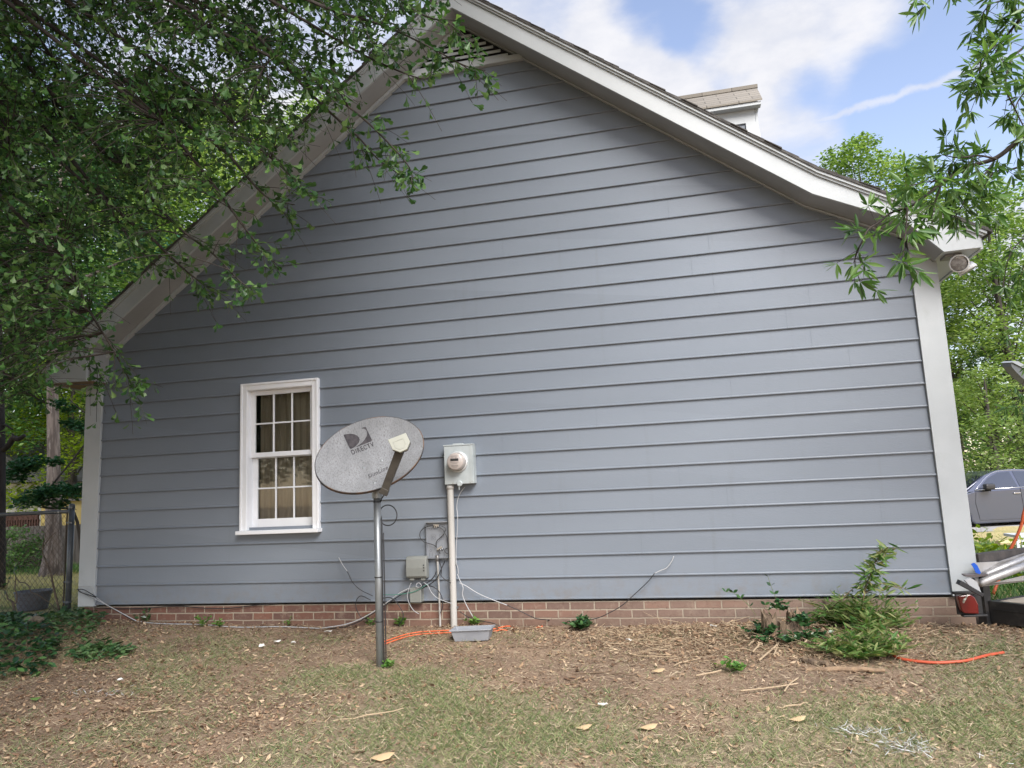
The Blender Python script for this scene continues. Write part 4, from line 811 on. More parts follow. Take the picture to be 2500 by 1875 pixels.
# ---------------------------------------------------------------- left yard
M_fence = mat('fence_steel', (.17, .19, .21), .45, (.13, .145, .16), 9, metal=.4, c3=(.5, .52, .53), c3scale=9, c3range=(.66, .7)); M_wire = mat('rusty_wire', (.10, .08, .06), .8)
FY = .87; fx = aty(165, 1500, FY)[0]; fz = gz(fx, FY)
fen = empty('chain_link_fence', (fx, FY, fz), label='chain link fence with a grey end post left of the house corner', cat='fence')
MB().tube([(fx, FY, fz-.1), (fx, FY, .955)], .031, 18).build('post', M_fence, fen, smooth=True)
MB().lathe([(.034, 0), (.034, .03), (.026, .048), (.0005, .056)], (fx, FY, .95), n=18).build('post_cap', M_fence, fen, smooth=True)
MB().tube([(fx-.03, FY, .915), (fx-5.5, FY-.05, .915)], .0215, 14).build('top_rail', M_fence, fen, smooth=True)
MB().box(fx-.062, fx-.054, FY-.012, FY+.006, fz+.02, .90).build('tension_bar', M_wire, fen)
for zz in (.78, .12, -.1): MB().lathe([(.033, 0), (.036, 0), (.036, .02), (.033, .02)], (fx, FY, zz), n=16).box(fx-.065, fx-.033, FY-.012, FY-.006, zz, zz+.02).build('brace_band', M_fence, fen)
m_ = MB(); dx = .036; k = 0; x = fx-.06
while x > fx-3.0:
    z_ = .905; pts = []; s_ = k % 2
    while z_ > fz-.02: pts.append((x-(dx if (s_ % 2) else 0), FY-.008+.004*(s_ % 2), z_)); z_ -= .040; s_ += 1
    m_.tube(pts, .0027, 4, caps=False); x -= dx; k += 1
m_.build('wire_mesh', M_wire, fen)
# ribbed pot behind the fence
M_pot = mat('pot_plastic', (.16, .17, .20), .5, (.13, .14, .165), 9)
pc = aty(78, 1530, 1.28); pc[2] = gz(pc[0], 1.28); pr = []; 
for i in range(5): h = .04*i; pr += [(.155+.012*i*.7, h), (.161+.012*i*.7, h+.03), (.155+.012*i*.7, h+.036)]
pot = empty('plant_pot', tuple(pc), label='grey ribbed plastic pot behind the chain link fence', cat='pot')
MB().lathe([(.0005, .0)]+pr+[(.203, .20), (.207, .22), (.194, .222), (.175, .16), (.0005, .15)], pc, n=36).build('body', M_pot, pot, smooth=False)
# bare twisted shrub in front of the fence
M_twig = mat('twig_bark', (.10, .075, .055), .9, (.17, .135, .10), 30, bump=.4)
zq = lambda pts, y: [aty(a*.3015, 1200+b2*.3015, y) for a, b2 in pts]
tw = empty('bare_shrub', tuple(G(42, 1540)), label='nearly leafless shrub with twisted brown stems in front of the fence', cat='shrub')
m_ = MB()
for pts, r_ in (([(135, 1100), (125, 1000), (100, 890)], [.016, .013]), ([(100, 890), (65, 870), (50, 820), (20, 790)], [.010, .005]), ([(100, 900), (130, 900), (135, 830), (120, 780), (128, 700), (110, 640)], [.010, .004]),
               ([(20, 790), (45, 800), (70, 720), (90, 700)], [.005, .003]), ([(160, 735), (200, 740), (240, 770), (250, 810), (330, 850), (440, 935), (470, 970)], [.006, .003]), ([(128, 700), (160, 735)], [.005, .005]),
               ([(410, 650), (370, 560), (345, 470), (400, 380), (450, 330)], [.010, .004]), ([(345, 470), (350, 420), (370, 350), (340, 310)], [.006, .003]), ([(410, 650), (440, 800), (480, 960)], [.010, .012]), ([(330, 420), (290, 410), (270, 380)], [.004, .002]), ([(380, 610), (330, 600), (280, 590)], [.004, .002])):
    m_.tube(smooth_path(zq(pts, .55), 4), r_, 7)
m_.build('stems', M_twig, tw, smooth=True)
P = [p for p in zq([(25, 990), (60, 985), (110, 640), (90, 690), (45, 800), (20, 760), (140, 610), (5, 980), (120, 610), (60, 700)], .52) for _ in range(2)]
tiled('leaves', OVAL[0], OVAL[1], P, rng.normal(size=(len(P), 3)), rng.normal(size=(len(P), 3))+np.array([0, -1, .5]), .055, M_lfdark, tw)
# ivy and weeds in the left corner
def inpoly(P, poly):
    x, y = P[:, 0], P[:, 1]; c = np.zeros(len(P), bool); n = len(poly)
    for i in range(n):
        x1, y1 = poly[i]; x2, y2 = poly[(i+1) % n]
        c ^= ((y1 > y) != (y2 > y)) & (x < (x2-x1)*(y-y1)/(y2-y1+1e-9)+x1)
    return c
def proj(P): d = P-CAM; w_ = d@CF; return np.stack([1250+F*(d@CR)/w_, 937.5-F*(d@CU)/w_], 1)
def ivy(name, poly, n, hmax, size, lbl, m0, seedv):
    g = np.random.default_rng(seedv); X = np.stack([g.uniform(-8.5, -4, 40000), g.uniform(-2.8, 1.3, 40000)], 1); Z = gz(X[:, 0], X[:, 1]); P = np.column_stack([X, Z]); q = proj(P)
    k = inpoly(q, poly); P = P[k][:n]; cx_ = np.array(poly).mean(0); d = np.linalg.norm((proj(P)-cx_)/np.array([170, 80]), axis=1)
    P[:, 2] += hmax*np.clip(1-d*.7, .12, 1)*g.random(len(P))**.6*(.6+.8*vnoise(P[:, 0], P[:, 1], 4, seedv))
    a = g.random(len(P))*6.28; o = tiled(name, OVAL[0], OVAL[1], P, np.column_stack([np.cos(a), np.sin(a), g.normal(size=len(P))*.35]), np.column_stack([g.normal(size=(len(P), 2))*.45, np.ones(len(P))]), size*(.6+.7*g.random(len(P))), m0)
    return tag(o, lbl, 'ground cover', None, 'stuff')
M_ivy = leafmat('ivy_leaf', [(.006, .028, .010), (.015, .055, .018), (.035, .10, .03), (.10, .20, .06)], .15, .35, .5)
M_ivy2 = leafmat('ivy_pale', [(.03, .08, .03), (.07, .15, .05), (.16, .24, .10)], .2, .4, .5)
ivy('ivy', [(-200, 1530), (0, 1515), (110, 1520), (150, 1560), (140, 1620), (110, 1650), (0, 1665), (-200, 1690)], 2600, .22, .065, 'dark glossy ivy mounded in the bottom left corner', M_ivy, 1)
ivy('ivy', [(90, 1515), (160, 1500), (230, 1500), (260, 1520), (210, 1570), (150, 1570)], 650, .12, .06, 'paler ivy around the fence post foot', M_ivy2, 2)
ivy('ivy', [(170, 1590), (230, 1575), (330, 1588), (310, 1608), (230, 1618), (180, 1615)], 330, .05, .06, 'thin tongue of pale ivy creeping over bare soil', M_ivy2, 3)
chunk(82, 1545, .20, .028, 4, mat('weathered_log', (.21, .18, .13), .9, (.13, .11, .08), 14, bump=.6), 'log', 'weathered log piece lying in the ivy below the pot', 'log', dz=.10)
# tall trunk, wooden fence, yellow shed, white house
M_bark = mat('cedar_bark', (.24, .195, .165), .95, (.12, .095, .08), 14, (.4, .6), bump=1.0, bscale=30, vscale=(1, 1, .14), c3=(.32, .28, .245), c3scale=20, c3range=(.55, .65))
M_dbark = mat('dark_bark', (.055, .045, .038), .95, (.03, .025, .022), 14, bump=.8, bscale=40, vscale=(1, 1, .2))
def crown(name, clumps, leaves, size, m0, parent, seedv=0, shape=SIMPLE, flat_=.6, droop=0.0):
    g = np.random.default_rng(seedv); P = []
    tot = sum(c[3]**2 for c in clumps)
    for c in clumps:
        n = int(leaves*c[3]**2/tot); v_ = unit(g.normal(size=(n, 3)))*(g.random((n, 1))**.42)*c[3]; v_[:, 2] *= flat_; P.append(np.array(c[:3])+v_)
    P = np.vstack(P); N = len(P); a = g.random(N)*6.28
    rn = np.clip(.5+.25*g.normal(size=N)+.25*(np.sin(P[:, 0]*1.1+P[:, 2]*.9)+np.sin(P[:, 1]*1.3-P[:, 2]*.7))*.5, 0, 1)
    return tiled(name, shape[0], shape[1], P, np.column_stack([np.cos(a), np.sin(a), g.normal(size=N)*.4-droop]), np.column_stack([g.normal(size=(N, 2))*.55, np.ones(N)]), size*(.6+.8*g.random(N)), m0, parent, rnd=rn)
def tree(name, base, h, rad, nclump, leaves, lsize, lm, bark, label, cat='tree', group=None, r0=.2, lo=.3, seedv=0, lean=(0, 0), sx=1.0, shape=SIMPLE, csize=.33):
    g = np.random.default_rng(seedv); base = np.array(base, float); t_ = empty(name, tuple(base), label=label, cat=cat, group=group)
    top = base+np.array([lean[0], lean[1], h*.9]); m_ = MB(); pts = [base+np.array([0, 0, -.2]), base+np.array([0, 0, .15])]+[base+(top-base)*s_+np.array([math.sin(s_*5+seedv), math.cos(s_*4+seedv), 0])*.1*h*.1 for s_ in (.2, .4, .6, .8, 1)]
    m_.tube(smooth_path(pts, 4), [r0*1.7, r0*1.15, r0, r0*.85, r0*.6, r0*.35, r0*.1], 14); m_.build('trunk', bark, t_, smooth=True)
    cl = []; m_ = MB()
    for i in range(nclump):
        u_ = lo+(1-lo)*(i+.5)/nclump; a = i*2.4+g.random(); prof_ = math.sin(math.pi*min(1, (u_-lo)/(1-lo)*.86+.14))**.7; rr = rad*prof_*(.45+.5*g.random()); cr_ = rad*csize*(.7+.6*g.random())*(.5+.6*prof_)
        c = base+np.array([lean[0]*u_+rr*math.cos(a)*sx, lean[1]*u_+rr*math.sin(a), h*u_-cr_*.3]); cl.append((c[0], c[1], c[2], cr_))
        s0 = base+(top-base)*max(.12, u_-.18); m_.tube(smooth_path([s0, (s0+c)/2+np.array([0, 0, .05*h*g.random()]), c], 4), [r0*.35*(1.1-u_), .012], 7)
    m_.build('limbs', bark, t_, smooth=True)
    crown('crown', cl, leaves, lsize, lm, t_, seedv, shape); return t_
L_bright = leafmat('leaf_bright', [(.055, .11, .028), (.125, .205, .052), (.225, .32, .095), (.33, .41, .16)], .4)
L_mid = leafmat('leaf_mid', [(.025, .075, .022), (.06, .14, .038), (.11, .215, .06), (.20, .31, .10)], .35)
L_deep = leafmat('leaf_deep', [(.012, .05, .022), (.022, .08, .033), (.04, .12, .05)], .25)
L_pale = leafmat('leaf_pale', [(.09, .15, .04), (.20, .28, .09), (.32, .38, .15)], .4)
L_yel = leafmat('leaf_yellow_green', [(.09, .14, .01), (.20, .28, .02), (.36, .45, .04)], .45)
tb_ = G(125, 1405)
tt = empty('tall_tree', tuple(tb_), label='tall straight pale-barked trunk standing behind the chain link post', cat='tree')
m_ = MB(); topx = aty(128, 905, tb_[1]); D0 = (tb_-CAM)@CF
pts = [tb_+np.array([-.02, 0, -.2]), tb_+np.array([0, 0, .0]), tb_+np.array([.03, 0, .5]), aty(130, 1230, tb_[1]), aty(131, 1110, tb_[1]), aty(129, 1000, tb_[1]), topx, topx+np.array([-.1, 0, 2.5]), topx+np.array([.1, 0, 6.0])]
wv = lambda v_: v_*D0/F/2
m_.tube(smooth_path(pts, 5), [wv(70), wv(56), wv(42), wv(33), wv(29), wv(27), wv(24), .08, .03], 22); trk = m_.build('trunk', M_bark, tt, smooth=True)
m_ = MB(); cl = []
for i in range(10):
    a = i*2.4; c = topx+np.array([1.8*math.cos(a), 1.5*math.sin(a), .9+i*.62]); cl.append((*c, 1.0)); m_.tube([topx+np.array([0, 0, .2+i*.5]), c], [.05, .015], 6)
m_.build('limbs', M_bark, tt, smooth=True); crown('crown', cl, 9000, .12, L_deep, tt, 5)
# dark sprays of young maple across the trunk
mp_ = empty('young_maple', tuple(G(205, 1405)), label='young maple with flat dark green sprays in front of the tall trunk', cat='tree')
ym = tb_[1]-1.0; cl = []
for px, py, rx in ((150, 985, .16), (165, 1000, .18), (180, 1040, .25), (205, 1050, .22), (150, 1030, .18), (90, 1130, .30), (60, 1140, .3), (45, 1160, .3), (110, 1125, .2), (85, 1200, .25), (125, 1205, .30), (160, 1195, .3), (195, 1200, .3), (120, 1225, .2), (150, 1230, .18), (60, 1225, .25), (225, 1190, .2)):
    c = aty(px, py, ym); cl.append((c[0], c[1]+random.uniform(-.3, .3), c[2], rx))
crown('crown', cl, 3400, .085, L_deep, mp_, 8, OVAL, flat_=.45)
m_ = MB(); yb = np.array(G(205, 1405)); m_.tube(smooth_path([yb, yb+np.array([.0, -.3, 1.2]), np.array(cl[13][:3]), np.array(cl[3][:3]), np.array(cl[1][:3])+np.array([0, 0, .2])], 5), [.035, .02, .01], 8)
for c in cl: m_.tube([np.array(c[:3])+np.array([.25, .1, -.12]), np.array(c[:3])], [.006, .003], 5)
m_.build('trunk', M_dbark, mp_, smooth=True)
# dark trunk at the frame edge
de = G(-4, 1440); dt = empty('dark_tree', tuple(de), label='dark thin trunk with a forked limb at the far left edge', cat='tree')
m_ = MB(); yy = de[1]; m_.tube(smooth_path([de, aty(-1, 1300, yy), aty(0, 1100, yy), aty(-2, 950, yy), aty(-10, 700, yy), aty(-30, 300, yy)], 5), [.10, .085, .08, .07, .06, .04], 12)
m_.tube(smooth_path([aty(0, 1105, yy), aty(20, 1088, yy), aty(33, 1070, yy), aty(45, 1072, yy), aty(60, 1063, yy)], 4), [.045, .05, .03], 9); m_.tube(smooth_path([aty(0, 1048, yy), aty(12, 1038, yy), aty(30, 1048, yy)], 4), [.03, .012], 7); m_.tube(smooth_path([aty(33, 1070, yy), aty(30, 1058, yy)], 4), [.03, .012], 7); m_.build('trunk', M_dbark, dt, smooth=True)
cl = [(*aty(-30+10*i, 500-70*i, yy), .9) for i in range(6)]; crown('crown', cl, 4000, .11, L_mid, dt, 9)
# picket-height wooden fence
M_board = mat('grey_boards', (.13, .115, .10), .95, (.08, .07, .06), 18, bump=.6, bscale=50, vscale=(1, 1, .1)); wf = empty('wooden_fence', tuple(aty(150, 1398, 8.0)), label='weathered grey wooden board fence behind the tall trunk', cat='fence')
m_ = MB(); xa = aty(-60, 1398, 8.0)[0]; xb = aty(330, 1398, 8.0)[0]; x = xa; g_ = random.Random(5)
while x < xb: zt_ = .60+.03*g_.random(); m_.box(x, x+.135, 8.0, 8.022+.01*g_.random(), -.5, zt_); x += .145
m_.build('boards', M_board, wf); m_ = MB(); m_.box(xa, xb, 8.04, 8.08, .35, .43); m_.box(xa, xb, 8.04, 8.08, -.25, -.17); m_.build('rails', M_board, wf)
M_yel = mat('yellow_wall', (.40, .31, .10), .85, (.31, .24, .09), 5, c3=(.14, .11, .06), c3scale=12, c3range=(.64, .7)); ys = empty('yellow_shed', tuple(aty(150, 1398, 9.5)), label='mustard yellow shed wall rising behind the wooden fence', cat='shed')
sx0, sx1 = aty(98, 1300, 9.5)[0], aty(260, 1300, 9.5)[0]; zt_ = aty(200, 1222, 9.5)[2]
MB().box(sx0, sx1, 9.5, 12.5, -.5, zt_).build('wall', M_yel, ys); MB().box(sx0-.06, sx1+.1, 9.4, 12.6, zt_+.002, zt_+.05).build('roof', M_board, ys)
vx, vz_ = aty(181, 1303, 9.49)[0], aty(181, 1303, 9.49)[2]; MB().box(vx-.07, vx+.07, 9.47, 9.498, vz_-.05, vz_+.06).build('hatch', mat('hatch_brown', (.09, .05, .03), .8), ys)
nw_y = 10.6; M_wh = mat('white_siding', (.66, .64, .63), .7, (.58, .56, .56), 1.2); whh = empty('white_house', tuple(aty(40, 1380, nw_y)), label='white neighbouring house with a dark red porch rail, half hidden by leaves at far left', cat='house')
a, b2 = aty(-420, 1300, nw_y)[0], aty(97, 1300, nw_y)[0]; zt_ = aty(50, 1180, nw_y)[2]; zb_ = aty(50, 1275, nw_y)[2]; m_ = MB(); m_.box(a, b2, nw_y, nw_y+6, -.6, zt_)
m_.build('wall', M_wh, whh)
m_ = MB(); m_.prism([(a-.4, zt_+.01), (b2+.3, zt_+.01), (b2+.3, zt_+.12), ((a+b2)/2, zt_+2.4), (a-.4, zt_+.12)], nw_y-.4, nw_y+6.4); m_.build('roof', mat('grey_roof', (.12, .12, .125), .9), whh)
m_ = MB(); ra = aty(14, 1262, nw_y-.5); rb = aty(96, 1262, nw_y-.5); m_.box(ra[0], rb[0], nw_y-.55, nw_y-.5, ra[2]-.10, ra[2]+.06)
for i in range(14): xx = ra[0]+(rb[0]-ra[0])*i/13; m_.box(xx-.02, xx+.02, nw_y-.55, nw_y-.5, ra[2]-.40, ra[2]-.1)
m_.build('porch_rail', mat('red_brown_rail', (.06, .025, .018), .8), whh)
for px in (6, 48): q = aty(px, 1230, nw_y-.02); MB().box(q[0]-.12, q[0]+.28, nw_y-.02, nw_y-.001, q[2]-.15, q[2]+.4).build('window', mat('blue_grey_glass', (.12, .14, .17), .2), whh)
MB().box(aty(3, 1260, nw_y-.3)[0], aty(9, 1260, nw_y-.3)[0], nw_y-.35, nw_y-.27, -.6, zt_).build('porch_post', M_wh, whh)

# background trees, left and behind
def tat(px, y): p = aty(px, 1200, y); p[2] = gz(p[0], p[1]); return p
for i, (px, y, h, rad, nc, lv, ls, lm, lo, lb) in enumerate((
        (55, 12.5, 7.5, 2.6, 26, 14000, .13, L_pale, .18, 'pale olive-green tree left of the tall trunk, beyond the fence'),
        (175, 11.0, 6.0, 2.2, 24, 14000, .11, L_yel, .16, 'yellow-green tree glowing between the trunk and the house corner'),
        (-90, 9.0, 9.0, 2.6, 24, 12000, .13, L_mid, .38, 'mid green tree at the far left edge'),
        (20, 7.2, .95, 1.2, 12, 4000, .08, L_mid, .05, 'low dark bush under the white house'),
        (330, 17.0, 17.5, 5.0, 54, 52000, .18, L_mid, .2, 'tall mid green tree behind the left slope of the roof'),
        (560, 15.0, 15.6, 4.3, 54, 52000, .16, L_bright, .25, 'bright leafy tree just above the left roof slope'),
        (800, 24.0, 20.5, 5.2, 50, 42000, .2, L_bright, .3, 'distant bright tree near the gable peak'),
        (120, 20.0, 20.0, 6.0, 52, 44000, .2, L_mid, .2, 'big green tree far behind the tall trunk'),
        (-260, 15.0, 15.0, 5.0, 30, 14000, .2, L_mid, .2, 'large tree outside the left edge'))):
    tree('tree', tat(px, y), h, rad, nc, lv, ls, lm, M_dbark, lb, r0=.14 if h > 5 else .05, lo=lo, seedv=100+i)
# right background
for i, (px, y, h, rad, nc, lv, ls, lm, lo, lb) in enumerate((
        (2195, 21.0, 13.6, 3.4, 38, 32000, .15, L_bright, .35, 'rounded bright green tree above the right eave'),
        (2350, 23.0, 12.0, 2.8, 26, 13000, .15, L_bright, .35, 'loose bright tree with sky gaps behind the flood light'),
        (2510, 19.0, 10.6, 3.0, 32, 18000, .14, L_bright, .25, 'leafy tree at the right edge beyond the drive'),
        (2440, 16.5, 4.3, 2.2, 22, 14000, .10, L_pale, .12, 'low pale-leaved tree behind the car'),
        (2700, 22.0, 12.0, 4.0, 28, 12000, .18, L_mid, .2, 'large tree outside the right edge'),
        (2290, 27.0, 7.0, 3.2, 22, 12000, .15, L_mid, .1, 'dark green tree low behind the corner board'),
        (2450, 26.0, 6.5, 3.6, 22, 12000, .15, L_deep, .05, 'deep green thicket behind the parked car'))):
    tree('tree', tat(px, y), h, rad, nc, lv, ls, lm, M_dbark, lb, r0=.16, lo=lo, seedv=200+i, csize=.30)
g = np.random.default_rng(77); cl = [(-95+i*5.2+g.normal(), 52+g.normal()*5, 2.5+2.2*g.random(), 4.0+1.6*g.random()) for i in range(38)]
tag(crown('distant_wood', cl, 42000, .55, L_mid, None, 12), 'hazy line of far-off trees closing the view behind both yards', 'wood', None, 'stuff')
q = atd(2405, 1335, 7.2); q[2] = gz(q[0], q[1]); bs = empty('bush', tuple(q), label='bright broad-leaved bush between the house corner and the trailer rail', cat='bush')
sprig(q, 30, .62, .09, OVAL, L_yel, bs, spread=.5, up=1.0, stemm=M_stemg, seedv=300, per=8)
sprig(q+np.array([.35, .1, 0]), 14, .5, .08, OVAL, L_yel, bs, spread=.6, up=1.0, stemm=M_stemg, seedv=301, per=8)
# ---------------------------------------------------------------- parked car
M_car = mat('car_paint', (.07, .08, .118), .22, metal=.45, spec=.6, coat=1.0); M_cwin = mat('car_glass', (.02, .025, .035), .05, spec=.9, coat=1.0); M_chr = mat('chrome', (.7, .7, .72), .15, metal=1.0); M_tyre = mat('tyre', (.02, .02, .02), .9); M_rimw = mat('wheel_rim', (.35, .35, .36), .3, metal=.9)
ORG = atd(2405, 1223, 17.7); RH = unit(np.array([CR[0], CR[1]+.10, 0])); FH = np.array([-RH[1], RH[0], 0]); cz = -.545
car = empty('parked_car', tuple(np.array([ORG[0], ORG[1], cz])+RH*.7+FH*.9), label='dark grey sedan parked on the drive beyond the right corner of the house', cat='car')
CM = Matrix(((RH[0], FH[0], 0, ORG[0]-1.75*RH[0]), (RH[1], FH[1], 0, ORG[1]-1.75*RH[1]), (0, 0, 1, cz), (0, 0, 0, 1)))
def loft(secs):                      # secs: list of (y, outline)
    m_ = MB(); n = len(secs[0][1]); vs = [tuple(CM @ Vector((p[0], y, p[1]))) for y, o in secs for p in o]
    m_.add(vs, [tuple(range(n)), tuple(range(len(vs)-1, len(vs)-n-1, -1))]+[(k*n+i, (k+1)*n+i, (k+1)*n+(i+1) % n, k*n+(i+1) % n) for k in range(len(secs)-1) for i in range(n)]); return m_
bo = [(.0, .38), (.02, .60), (.25, .72), (1.30, .93), (1.5, .975), (2.7, 1.0), (4.05, 1.03), (4.6, 1.0), (4.78, .85), (4.8, .45), (4.6, .28)]
def arch(cx_, r_): return [(cx_+r_*math.cos(q), .30+r_*math.sin(q)) for q in np.linspace(-.1, math.pi+.1, 9)]
bo += [(4.1, .22)]+arch(3.75, .36)+[(3.3, .20), (1.45, .20)]+arch(1.0, .36)+[(.6, .22), (.2, .26)]
sh_ = lambda o, s_, dz=0: [(2.4+(p[0]-2.4)*s_, .6+(p[1]-.6)*(1+dz)) for p in o]
loft([(.10, sh_(bo, .985, -.05)), (.02, sh_(bo, .998, -.02)), (.0, bo), (1.8, bo), (1.78, sh_(bo, .998, -.02)), (1.70, sh_(bo, .985, -.05))][0:0] or [(.0, sh_(bo, .995)), (.03, bo), (1.77, bo), (1.80, sh_(bo, .995))]).build('body', M_car, car, bevel=.03, seg=3)
gh = [(1.22, .90), (1.95, 1.33), (2.25, 1.435), (2.75, 1.465), (3.3, 1.42), (3.75, 1.25), (4.15, 1.0)]
gi = lambda s_: [(2.65+(p[0]-2.65)*s_, .9+(p[1]-.9)*(1-(1-s_)*.25)) for p in gh]
loft([(.05, [(p[0], min(p[1], 1.02)) for p in gh]), (.20, gi(.97)), (.26, gh), (1.54, gh), (1.60, gi(.97)), (1.75, [(p[0], min(p[1], 1.02)) for p in gh])][1:5]).build('cabin', M_car, car, bevel=.02)
cp = lambda x, y, z_: np.array(CM @ Vector((x, y, z_)))
def quadpart(name, pts, m0, off=.0, par=car): m_ = MB(); m_.add([cp(*p) for p in pts], [tuple(range(len(pts)))]); return m_.build(name, m0, par)
# side glass leans in from the belt line to the roof
ws = lambda x, z_: (x, .012+.20*max(0, (z_-.98))/.44-.012, z_)
quadpart('side_panel', [ws(1.32, .96), ws(1.95, 1.34), ws(2.3, 1.44), ws(2.75, 1.46), ws(3.3, 1.42), ws(3.8, 1.24), ws(4.12, 1.0)], M_car)
q_ = lambda x, z_: (ws(x, z_)[0], ws(x, z_)[1]-.006, z_)
quadpart('side_window', [q_(1.62, 1.01), q_(2.0, 1.27), q_(2.3, 1.385), q_(2.62, 1.405), q_(2.66, 1.03)], M_cwin); quadpart('side_window', [q_(2.72, 1.03), q_(2.70, 1.405), q_(3.2, 1.375), q_(3.7, 1.2), q_(3.9, 1.06)], M_cwin)
quadpart('windscreen', [(1.28, .15, .95), (1.93, .26, 1.345), (1.93, 1.54, 1.345), (1.28, 1.65, .95)], M_cwin)
m_ = MB(); m_.tube([cp(*q_(1.55, .995)), cp(*q_(2.7, 1.015)), cp(*q_(3.95, 1.045))], .010, 6); m_.tube(smooth_path([cp(*q_(1.52, .985)), cp(*q_(1.98, 1.30)), cp(*q_(2.3, 1.415)), cp(*q_(2.7, 1.435)), cp(*q_(3.3, 1.395))], 4), .007, 6); m_.build('chrome_trim', M_chr, car, smooth=True)
m_ = MB(); m_.tube([cp(1.55, -.003, .97), cp(1.50, -.003, .7), cp(1.56, -.003, .30)], .005, 5); m_.tube([cp(2.70, -.003, 1.0), cp(2.72, -.003, .6), cp(2.70, -.003, .25)], .005, 5); m_.tube([cp(1.56, -.003, .28), cp(3.4, -.003, .27)], .004, 5); m_.build('door_seam', M_tyre, car)
mi = MB(); mcp = cp(1.80, -.12, 1.06); Mx = CM @ Matrix.Translation((1.80, -.12, 1.065)); vs = []
mi.box(-.13, .12, -.09, .06, -.065, .07, Mx); mirror = mi.build('wing_mirror', mat('mirror_shell', (.02, .02, .023), .4), car, bevel=.04, seg=3)
m_ = MB(); m_.box(-.02, .05, .0, .12, -.11, -.06, Mx); m_.build('mirror_foot', M_tyre, car)
m_ = MB(); 
for xh in (2.50, 3.40): MB().box(xh, xh+.18, -.03, -.008, .87, .895, CM).build('door_handle', M_chr, car, bevel=.006)
for xw in (1.0, 3.75):
    for yw in (.12, 1.68):
        ax_ = -FH if yw < 1 else FH; c = cp(xw, yw, .33); wh = MB().lathe([(.18, .08), (.30, .09), (.325, .06), (.325, -.08), (.30, -.1), (.1, -.1)], c, ax_, 28).build('wheel', M_tyre, car, smooth=True)
        MB().lathe([(.21, .085), (.20, .06), (.05, .05), (.001, .06)], c, ax_, 20).build('rim', M_rimw, wh, smooth=True)
MB().add([tuple(cp(.02, y, z_)) for y, z_ in ((.2, .62), (.55, .62), (.5, .70), (.18, .70))], [(0, 1, 2, 3)]).build('headlight', M_chr, car)
MB().add([tuple(cp(.02, y, z_)) for y, z_ in ((1.25, .62), (1.6, .62), (1.62, .70), (1.3, .70))], [(0, 1, 2, 3)]).build('headlight', M_chr, car)
# drive under the car
m_ = MB(); a0_, a1_, w0, w1 = -3, 30, -1.2, 3.2
m_.add([tuple(np.array([ORG[0], ORG[1], 0])+RH*a+FH*b2+np.array([0, 0, gz(ORG[0]+RH[0]*a+FH[0]*b2, ORG[1]+RH[1]*a+FH[1]*b2)+.006])) for a, b2 in ((a0_, w0), (a1_, w0), (a1_, w1), (a0_, w1))], [(0, 1, 2, 3)]); tag(m_.build('driveway', mat('concrete', (.33, .32, .30), .9, (.25, .24, .23), 4, bump=.3)), kind='structure')

# ---------------------------------------------------------------- trailer with ladder
M_tf = mat('trailer_black', (.014, .014, .015), .5, (.05, .045, .042), 7, (.5, .7), bump=.1); M_deck = mat('deck_boards', (.40, .35, .28), .9, (.28, .24, .19), 9, vscale=(.2, 1, 1)); M_rail = mat('rusty_rail', (.04, .036, .034), .8, (.075, .065, .06), 9, bump=.3)
M_red = mat('red_lens', (.13, .006, .006), .25, (.12, .004, .004), 12, coat=.6); M_alu = mat('aluminium', (.46, .45, .44), .45, (.36, .35, .34), 9, metal=.55, c3=(.62, .62, .62), c3scale=30); M_tape = mat('blue_tape', (.01, .09, .50), .6); M_silver = mat('foil', (.50, .48, .42), .4, metal=.4)
A = aty(2413, 1467, -.02); e1 = unit(planeZ(2500, 1453, .03)-A); e2 = unit(planeZ(2500, 1483, .03)-A); e1 = unit(np.array([1, .28, 0.])); e2 = unit(np.array([.28, -1, 0.])); e2 = unit(np.array([.62, -.78, 0]))
e1 = unit(np.array([.78, .62, 0]))
trl = empty('trailer', (A[0], A[1], float(gz(A[0], A[1]))), label='black utility trailer with timber deck, rail and red tail light at the right edge', cat='trailer')
UM = Matrix(((e1[0], -e2[0], 0, A[0]), (e1[1], -e2[1], 0, A[1]), (0, 0, 1, A[2]), (0, 0, 0, 1)))     # local x: along its side, -y: along its rear edge
W_T, L_T = 1.5, 2.9
MB().box(.03, L_T, -W_T, -.03, -.030, -.006, UM).build('deck', M_deck, trl)
m_ = MB(); m_.box(0, .05, -W_T-.03, .0, -.155, .0, UM); m_.box(.051, L_T, -.03+.0, .0, -.12, .0, UM); m_.box(.051, L_T, -W_T-.03, -W_T, -.12, 0, UM); m_.box(L_T+.001, L_T+.05, -W_T-.03, 0, -.12, 0, UM); m_.box(-.004, -.0005, -W_T, -.02, -.06, -.052, UM); m_.build('frame', M_tf, trl, bevel=.003)
m_ = MB(); pT = aty(2390, 1372, -.02); hT = pT[2]
PB = np.array(UM @ Vector((-.0, .045, 0))); 
hL = hT-A[2]-.015; 
for xa_, xb_, yb_ in ((-.035, .045, .07), (1.4, 1.45, .055), (L_T-.05, L_T, .055)): MB().box(xa_, xb_, .005, yb_, -.17, hL, UM).build('post', M_tf, trl, bevel=.002)
m_ = MB(); m_.box(-.045, L_T, .0, .066, hL+.001, hL+.075, UM); m_.build('rail', M_rail, trl, bevel=.003)
tl = aty(2365, 1476, -.30); sB = 1/(((tl-CAM)@CF)**-1*F)
hx = .075; Mt = Matrix.Translation(tuple(tl)) @ Matrix.Rotation(R(8), 4, 'Z') @ Matrix.Scale(.88, 4)
